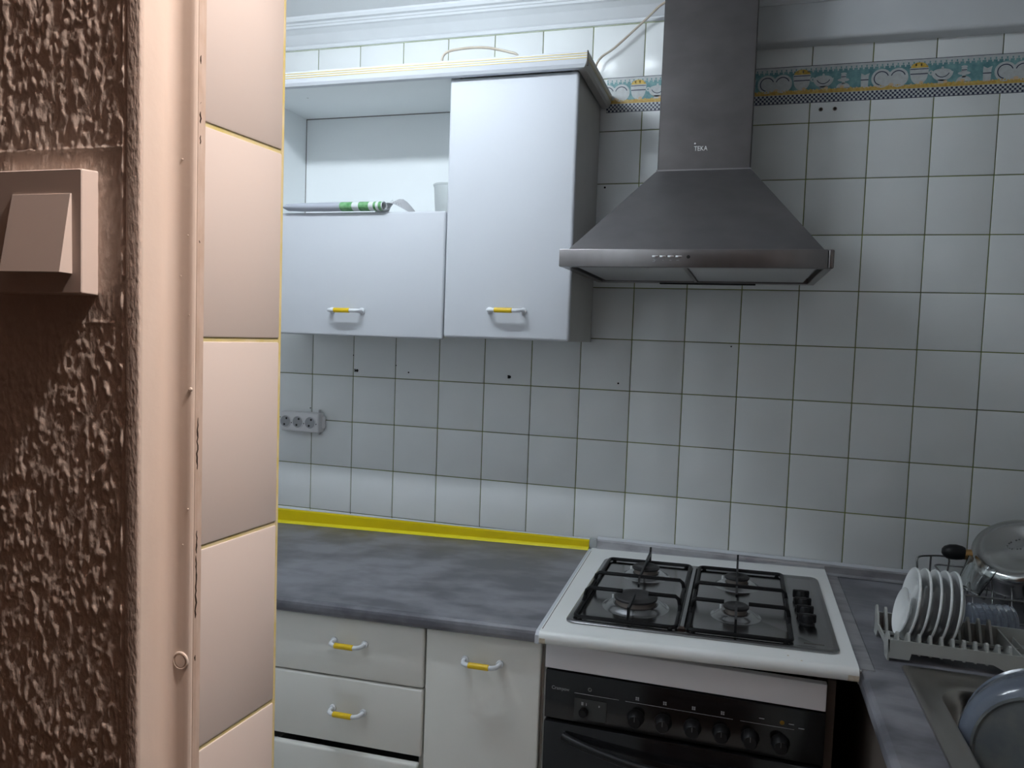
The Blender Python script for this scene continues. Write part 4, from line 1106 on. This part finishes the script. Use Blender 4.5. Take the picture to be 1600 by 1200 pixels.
# ------------------------------------------------------------------ wire drainer and what lies in it
t = empty('wire_drainer', (2.02, -0.19, ZR), 'dull chrome wire drainer against the tiles behind the plates', 'wire rack')
wx0, wx1, wy0, wy1 = 1.800, 2.250, -0.315, -0.060
wr = 0.0022
b = MB().use('chrome_wire')
b.tube(rrect(wx0, wx1, wy0, wy1, 0.02, ZR + 0.022, 4), wr, 8, closed=True)
build(b, 'lower_ring', t)
b = MB().use('chrome_wire'); b.tube(rrect(wx0 + 0.06, wx1, wy0, wy1, 0.02, -0.4000, 4), wr, 8, closed=True); build(b, 'upper_ring', t)
for y in (wy0 + 0.03, wy1 - 0.03):
    for x in (wx0 + 0.01, wx1 - 0.01):
        b = MB().use('chrome_wire'); b.tube([(x, y, ZR + 0.002), (x, y, ZR + 0.022)], 0.003, 8); build(b, 'foot', t)
b = MB().use('chrome_wire')
b.tube(smooth_path([(1.806, -0.17, ZR + 0.022), (1.8020, -0.17, -0.400), (1.7990, -0.17, -0.372), (1.8035, -0.165, -0.3595), (1.83, -0.15, -0.3580), (1.86, -0.135, -0.3590), (1.878, -0.13, -0.366), (1.876, -0.13, -0.40), (1.872, -0.13, ZR + 0.022)], 4), wr, 8); build(b, 'side_loop', t)
b = MB().use('chrome_wire'); b.tube([(1.833, -0.15, -0.3585), (1.833, -0.15, ZR + 0.022)], wr, 8); build(b, 'side_upright', t)
for k in range(9):
    x = 1.90 + 0.04 * k
    b = MB().use('chrome_wire'); b.tube(smooth_path([(x, wy0, ZR + 0.022), (x, wy0 + 0.04, ZR + 0.024), (x + 0.004, wy0 + 0.07, -0.40), (x + 0.008, wy0 + 0.10, -0.385), (x + 0.012, wy0 + 0.13, -0.40), (x + 0.014, wy0 + 0.16, ZR + 0.024), (x + 0.014, wy1, ZR + 0.022)], 4), 0.0015, 6)
    build(b, 'plate_hoop', t)
for x in (1.862, 1.96, 2.06, 2.16, 2.25):
    b = MB().use('chrome_wire'); b.tube([(x, wy0, ZR + 0.022), (x, wy0, -0.400)], 0.0016, 6); build(b, 'upright', t)

# steel pan, upturned
t = empty('saucepan', (2.00, -0.16, -0.43), 'upturned polished steel pan with a black handle on the wire drainer', 'pan')
PO = Vector((2.028, -0.150, -0.352)); PA = Vector((-0.36, -0.52, 0.775)).normalized()
b = MB().use('pot_steel')
b.lathe([(0.0001, 0.052), (0.062, 0.052), (0.064, 0.0535), (0.084, 0.0535), (0.090, 0.0515), (0.098, 0.044), (0.101, 0.034), (0.101, 0.000), (0.104, -0.004), (0.102, -0.006), (0.099, -0.001), (0.098, 0.030), (0.090, 0.044), (0.0001, 0.047)], PO, PA, 64)
build(b, 'pan_body', t)
qp = Vector((0, 0, 1)).rotation_difference(PA)
b = MB().use('print_dim')
for k in range(28):
    a = 2 * math.pi * k / 28
    p = PO + qp @ Vector((0.012 + 0.030 * math.cos(a), 0.010 + 0.014 * math.sin(a), 0.0522)); 
    if k % 3: b.lathe([(0.0001, 0.0002), (0.0022, 0.0002), (0.0022, 0)], p, PA, 6)
build(b, 'base_stamp', t)
hd = Vector((-0.96, 0.05, -0.10)).normalized()
h0 = PO + Vector((-0.116, -0.022, 0.012))
b = MB().use('copper'); b.tube([h0 + hd * s for s in (-0.004, 0.006, 0.016)], [0.013, 0.0125, 0.012], 12); build(b, 'ferrule', t)
b = MB().use('black_plastic'); b.tube([h0 + hd * s + Vector((0, 0, 0.006 * math.sin(s * 40))) for s in (0.012, 0.018, 0.030, 0.042, 0.052, 0.058, 0.061)], [0.0145, 0.0170, 0.0190, 0.0185, 0.0155, 0.010, 0.002], 14); build(b, 'handle', t)
b = MB().use('pot_steel'); b.tube([PO + qp @ Vector(p) for p in ((0.060, -0.082, 0.0), (0.066, -0.118, 0.002), (0.040, -0.130, 0.002), (0.018, -0.099, 0.0))], 0.0045, 8); build(b, 'side_handle', t)

t = empty('tumbler', (1.905, -0.235, -0.43), 'clear drinking glass leaning between the plates and the steel pan', 'glass')
b = MB().use('glass'); b.lathe([(0.0001, 0.0), (0.024, 0.0), (0.0265, 0.003), (0.032, 0.075), (0.0305, 0.075), (0.0252, 0.008), (0.0001, 0.006)], (1.884, -0.275, -0.4010), Vector((0.30, 0.10, 0.62)), 36)
build(b, 'glass_body', t)
t = empty('ribbed_tub', (1.90, -0.345, ZR), 'clear ribbed plastic tub lying behind the rack teeth', 'tub')
pr = []
for k in range(40):
    s = k / 39; pr.append((0.034 + 0.0032 * (math.sin(s * 2 * math.pi * 6)), 0.085 * s))
b = MB().use('rib_plastic'); b.lathe([(0.0001, 0.0)] + pr + [(0.032, 0.085), (0.031, 0.004), (0.0001, 0.003)], (1.868, -0.372, ZR + 0.0375), Vector((1, 0.12, 0.02)), 40)
build(b, 'tub_body', t)
t = empty('small_pan', (2.02, -0.24, -0.44), 'small dark pan with an orange reflection shaped as a metal ferrule at the photo edge', 'pan')
b = MB().use('black_plastic'); b.lathe([(0.0001, 0.0), (0.030, 0.0), (0.036, 0.006), (0.042, 0.042), (0.044, 0.044), (0.040, 0.042), (0.034, 0.008), (0.0001, 0.004)], (2.040, -0.262, -0.4500), Vector((0.1, -0.25, 0.9)), 36); build(b, 'pan_body', t)
b = MB().use('copper'); b.cyl((2.016, -0.304, -0.4260), (2.008, -0.322, -0.4330), 0.0125, 16); build(b, 'ferrule', t)  # copper stub standing in for an orange reflection

# ------------------------------------------------------------------ light switch
t = empty('light_switch', (0.90, YF, 0.166), 'cream plastic light switch on the rough plaster wall', 'light switch')
b = MB().use('switch')
py = -1.8455
lo = [rrect(0.8600 - d, 0.9418 + d, 0.1664 - d, 0.2484 + d, 0.0012, 0, 3) for d in (0.0008, 0.0, -0.0006)]
lps = [[(p[0], y, p[1]) for p in L] for L, y in zip(lo, (YF - 0.0005, py + 0.0006, py))]
b.loft(lps, True, True, smooth=False)
build(b, 'cover_plate', t)
b = MB().use('switch')
# tilted rocker: bottom edge stands proud
q = [(0.8795, 0.9345, 0.1800, py - 0.0075), (0.8835, 0.9340, 0.2320, py - 0.0008)]
(xa, xb, za, ya), (xc, xd, zc_, yc_) = q
b.add([(xa, ya, za), (xb - 0.0035, ya, za), (xd - 0.0008, yc_, zc_), (xc, yc_, zc_), (xa - 0.001, py + 0.001, za - 0.0006), (xb, py + 0.001, za - 0.0006), (xd, py + 0.001, zc_ + 0.0006), (xc - 0.001, py + 0.001, zc_ + 0.0006)],
      [(0, 1, 2, 3), (0, 4, 5, 1), (1, 5, 6, 2), (2, 6, 7, 3), (3, 7, 4, 0), (4, 7, 6, 5)])
build(b, 'rocker', t)
b = MB().use('reveal_tile'); b.lathe([(0.0012, 0.0), (0.0008, -0.0003), (0.0001, -0.0003)], (0.9285, py, 0.1742), (0, 1, 0), 8, squash=0.4); build(b, 'paint_speck', t)
